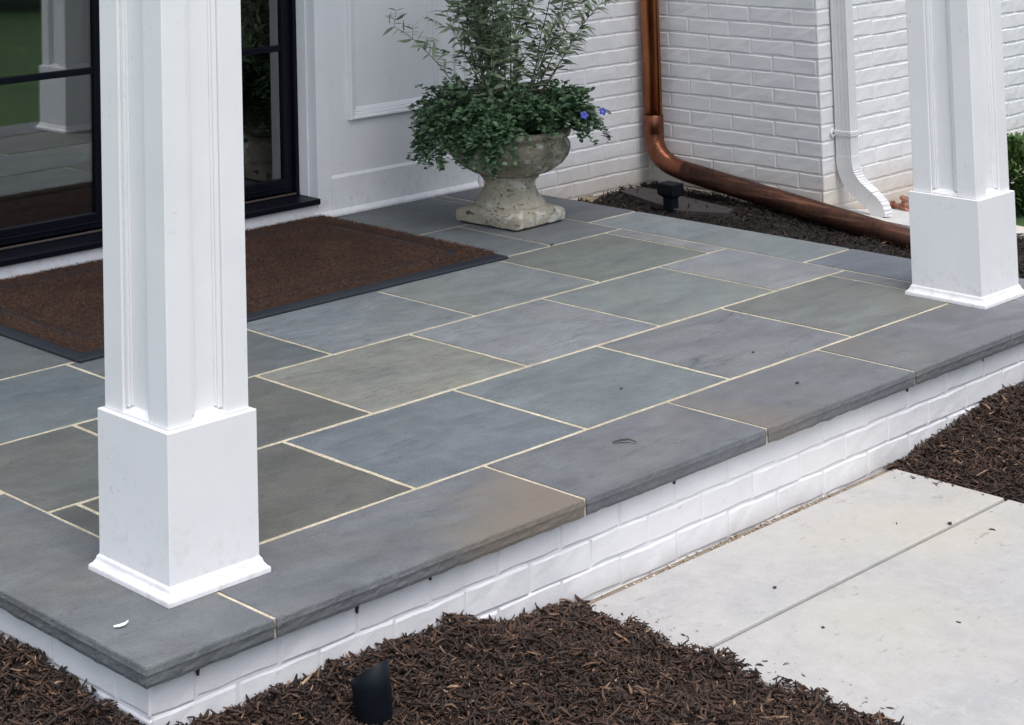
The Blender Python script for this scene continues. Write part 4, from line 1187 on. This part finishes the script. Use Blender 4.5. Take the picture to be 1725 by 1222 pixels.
# ------------------------------------------------------------------ spotlight in the foreground bed
sp = empty('spotlight', (0.60, -0.21, -0.26))
tag(sp, 'black cylindrical garden spotlight with slanted hood tilted in the mulch', 'garden light')
def spot():
    ax = Vector((-0.075, 0.01, 1)).normalized()
    base = Vector((0.590, -0.174, -0.281))
    ref = (Vector((right.x, right.y, 0)) - ax * ax.dot(Vector((right.x, right.y, 0)))).normalized(); b = ax.cross(ref)
    n = 36; Rr = 0.0485
    SG = -1 if b.dot(fwd) > 0 else 1
    def ring(h, r_, slant=0.0):
        out = []
        for i in range(n):
            a = 2 * math.pi * i / n
            hh = h + slant * (0.62 * math.cos(a) + 0.78 * math.sin(a) * SG)
            out.append(base + ax * hh + (ref * math.cos(a) + b * math.sin(a)) * r_)
        return out
    mb = MB(); mb.loft([ring(-0.06, Rr * 0.86), ring(0.046, Rr * 0.90), ring(0.049, Rr)], True, False); part('lamp_body', mb, BLACK, sp, smooth=False)
    mb = MB(); mb.loft([ring(0.0495, Rr), ring(0.052, Rr * 1.015), ring(0.13, Rr * 1.03, 0.0), ring(0.162, Rr * 1.04, 0.036), ring(0.162, Rr * 0.97, 0.036), ring(0.06, Rr * 0.95)], False, False); part('hood', mb, BLACK, sp, smooth=False)
    mb = MB(); mb.loft([ring(0.062, Rr * 0.949), ring(0.066, Rr * 0.9)], False, True); part('lens', mb, LAMPGLASS, sp)
    mb = MB(); mb.tube([base + ax * -0.05, base + ax * -0.22], 0.012, 8); part('stake', mb, BLACK, sp)
spot()
for o in sp.children:
    o.data.polygons.foreach_set('use_smooth', [len(p.vertices) == 4 for p in o.data.polygons])

# ------------------------------------------------------------------ shrub beyond the far column
def bush(center, rx, ry, rz_, n, seed, mat, ls=(0.02, 0.04)):
    r = np.random.default_rng(seed)
    root = empty('shrub', center)
    a = r.normal(0, 1, (n, 3)); a /= np.linalg.norm(a, axis=1, keepdims=True)
    k = r.uniform(0.45, 1.0, n) ** 0.5
    lump = 0.8 + 0.3 * np.array([mnoise.noise(Vector(v * 2.5)) for v in a])
    P = a * (k * lump)[:, None] * np.array([rx, ry, rz_]) + np.array([0, 0, rz_ * 0.9])
    D = nrm(a + r.normal(0, 0.6, (n, 3)) + np.array([0, 0, 0.4])); N = nrm(np.array([0, 0, 1]) + r.normal(0, 0.6, (n, 3)))
    V, F, T = leaf_arrays(P, D, N, r.uniform(*ls, n), r.uniform(ls[0] * 0.4, ls[1] * 0.5, n), np.clip(r.beta(1.6, 2.4, n) + 0.2 * a[:, 2] * 0.5, 0, 1), 0.2, 'lance')
    o = np_mesh('foliage', V, F, mat, root, T); o['kind'] = 'stuff'
    st = MB()
    for i in range(9):
        q = P[r.integers(n)]; st.tube([(0, 0, -0.02), Vector(q) * 0.5, Vector(q) * 0.95], [0.008, 0.005, 0.002], 5)
    st.build('stems', STEM, root)
    return root
b1 = bush((8.05, 1.93, -0.375), 0.46, 0.27, 0.26, 4200, 21, LEAF_BUSH, (0.03, 0.06))
tag(b1, 'low dark green shrub at the foot of the brick wing beyond the far column', 'shrub')

# trees across the lawn, seen only mirrored in the door glass
def tree_mesh():
    r = np.random.default_rng(31); n = 5200
    h = r.uniform(0.0, 1, n); rad = (1 - h) ** 0.7 * 1.7 * (0.55 + 0.45 * r.random(n)) + 0.05
    a = r.uniform(0, 2 * np.pi, n)
    lump = 1 + 0.25 * np.array([mnoise.noise(Vector((math.cos(q) * 1.5, math.sin(q) * 1.5, hh * 6))) for q, hh in zip(a, h)])
    P = np.stack([np.cos(a) * rad * lump, np.sin(a) * rad * lump, 0.3 + h * 5.2], 1)
    D = nrm(np.stack([np.cos(a), np.sin(a), r.normal(0, 0.4, n)], 1)); N = nrm(np.array([0, 0, 1]) + r.normal(0, 0.5, (n, 3)))
    return leaf_arrays(P, D, N, r.uniform(0.15, 0.32, n), r.uniform(0.08, 0.16, n), np.clip(r.beta(1.5, 2.5, n), 0, 1), 0.2)
tr0 = empty('evergreen_tree', (0, 0, 0))
V, F, T = tree_mesh(); o = np_mesh('crown', V, F, LEAF_TREE, tr0, T); o['kind'] = 'stuff'
MB().lathe([(0.14, -0.1), (0.10, 0.8), (0.07, 2.5), (0.02, 5.0)], 10).build('trunk', STEM, tr0)
tag(tr0, 'dark evergreen tree in the row across the lawn', 'tree', 'evergreen trees across the lawn')
spots = [(4.5, -12.2), (7.2, -11.5), (10.0, -12.0), (12.6, -11.2), (15.4, -11.8), (18.2, -11.0), (21.0, -11.6), (24.0, -10.8), (1.5, -12.8)]
for i, (x, y) in enumerate(spots):
    t_ = tr0 if i == 0 else copy_tree(tr0)
    t_.location = (x, y, -0.345); t_.rotation_euler.z = i * 1.3; t_.scale = (1, 1, 0.85 + 0.1 * (i % 4))

# ------------------------------------------------------------------ small debris
def sliver(name, pts, w, mat, label, cat, lift=0.004):
    mb = MB(); n = len(pts); rings = []
    for i, (x, y, z) in enumerate(pts):
        k = math.sin(math.pi * (i + 0.35) / (n - 0.3)) * w
        rings.append([(x - k * .4, y - k * .5, z + lift), (x + k * .4, y + k * .5, z + lift + 0.002), (x + k * .4, y + k * .5, z + lift + 0.003), (x - k * .4, y - k * .5, z + lift + 0.001)])
    mb.loft(rings)
    o = mb.build(name, mat); tag(o, label, cat); return o
PAPER = mat_simple('white_petal', (0.8, 0.8, 0.78), 0.6, 40, 0.05, 0.0)
LEAFDRY = mat_simple('dry_leaf', lin(52, 46, 44), 0.8, 60, 0.3, 0.2)
sliver('paper_scrap', [(0.076, 0.232, 0), (0.090, 0.224, 0.001), (0.105, 0.222, 0.002), (0.118, 0.226, 0.004)], 0.009, PAPER, 'small curved white scrap on the corner stone of the porch', 'scrap')
sliver('dry_leaf', [(2.105, 0.252, 0), (2.13, 0.24, 0.004), (2.152, 0.222, 0.006), (2.158, 0.196, 0.002)], 0.008, LEAFDRY, 'thin curled dark leaf lying on the front border stones', 'leaf')
def crumb(x, y, s, label, mat=LEAFDRY, z=0.0):
    bm = bmesh.new(); bmesh.ops.create_icosphere(bm, subdivisions=1, radius=s)
    r = random.Random(int(x * 1000))
    for v in bm.verts: v.co = Vector((v.co.x * r.uniform(0.7, 1.6), v.co.y * r.uniform(0.5, 1.1), v.co.z * 0.5 + s * 0.4))
    mb = MB(); mb.join(bm); o = mb.build('bark_crumb', mat, loc=(x, y, z)); tag(o, label, 'bark crumb')
crumb(3.10, 0.210, 0.008, 'dark bark crumb on the porch edge stone right of the brown streak')
crumb(2.60, 0.60, 0.006, 'tiny dark crumb on the blue stone in front of the vein')
crumb(3.32, 0.54, 0.006, 'tiny dark crumb on the veined stone')
crumb(4.20, 2.247, 0.010, 'dark crumb on the mortar joint in front of the urn')
crumb(2.16, -0.30, 0.007, 'dark bark crumb on the near part of the concrete walk', z=-0.31)
crumb(2.02, -0.55, 0.006, 'dark bark crumb on the concrete walk beyond its joint', z=-0.31)
crumb(3.02, -0.395, 0.009, 'dark bark crumb lying in the concrete joint', z=-0.31)
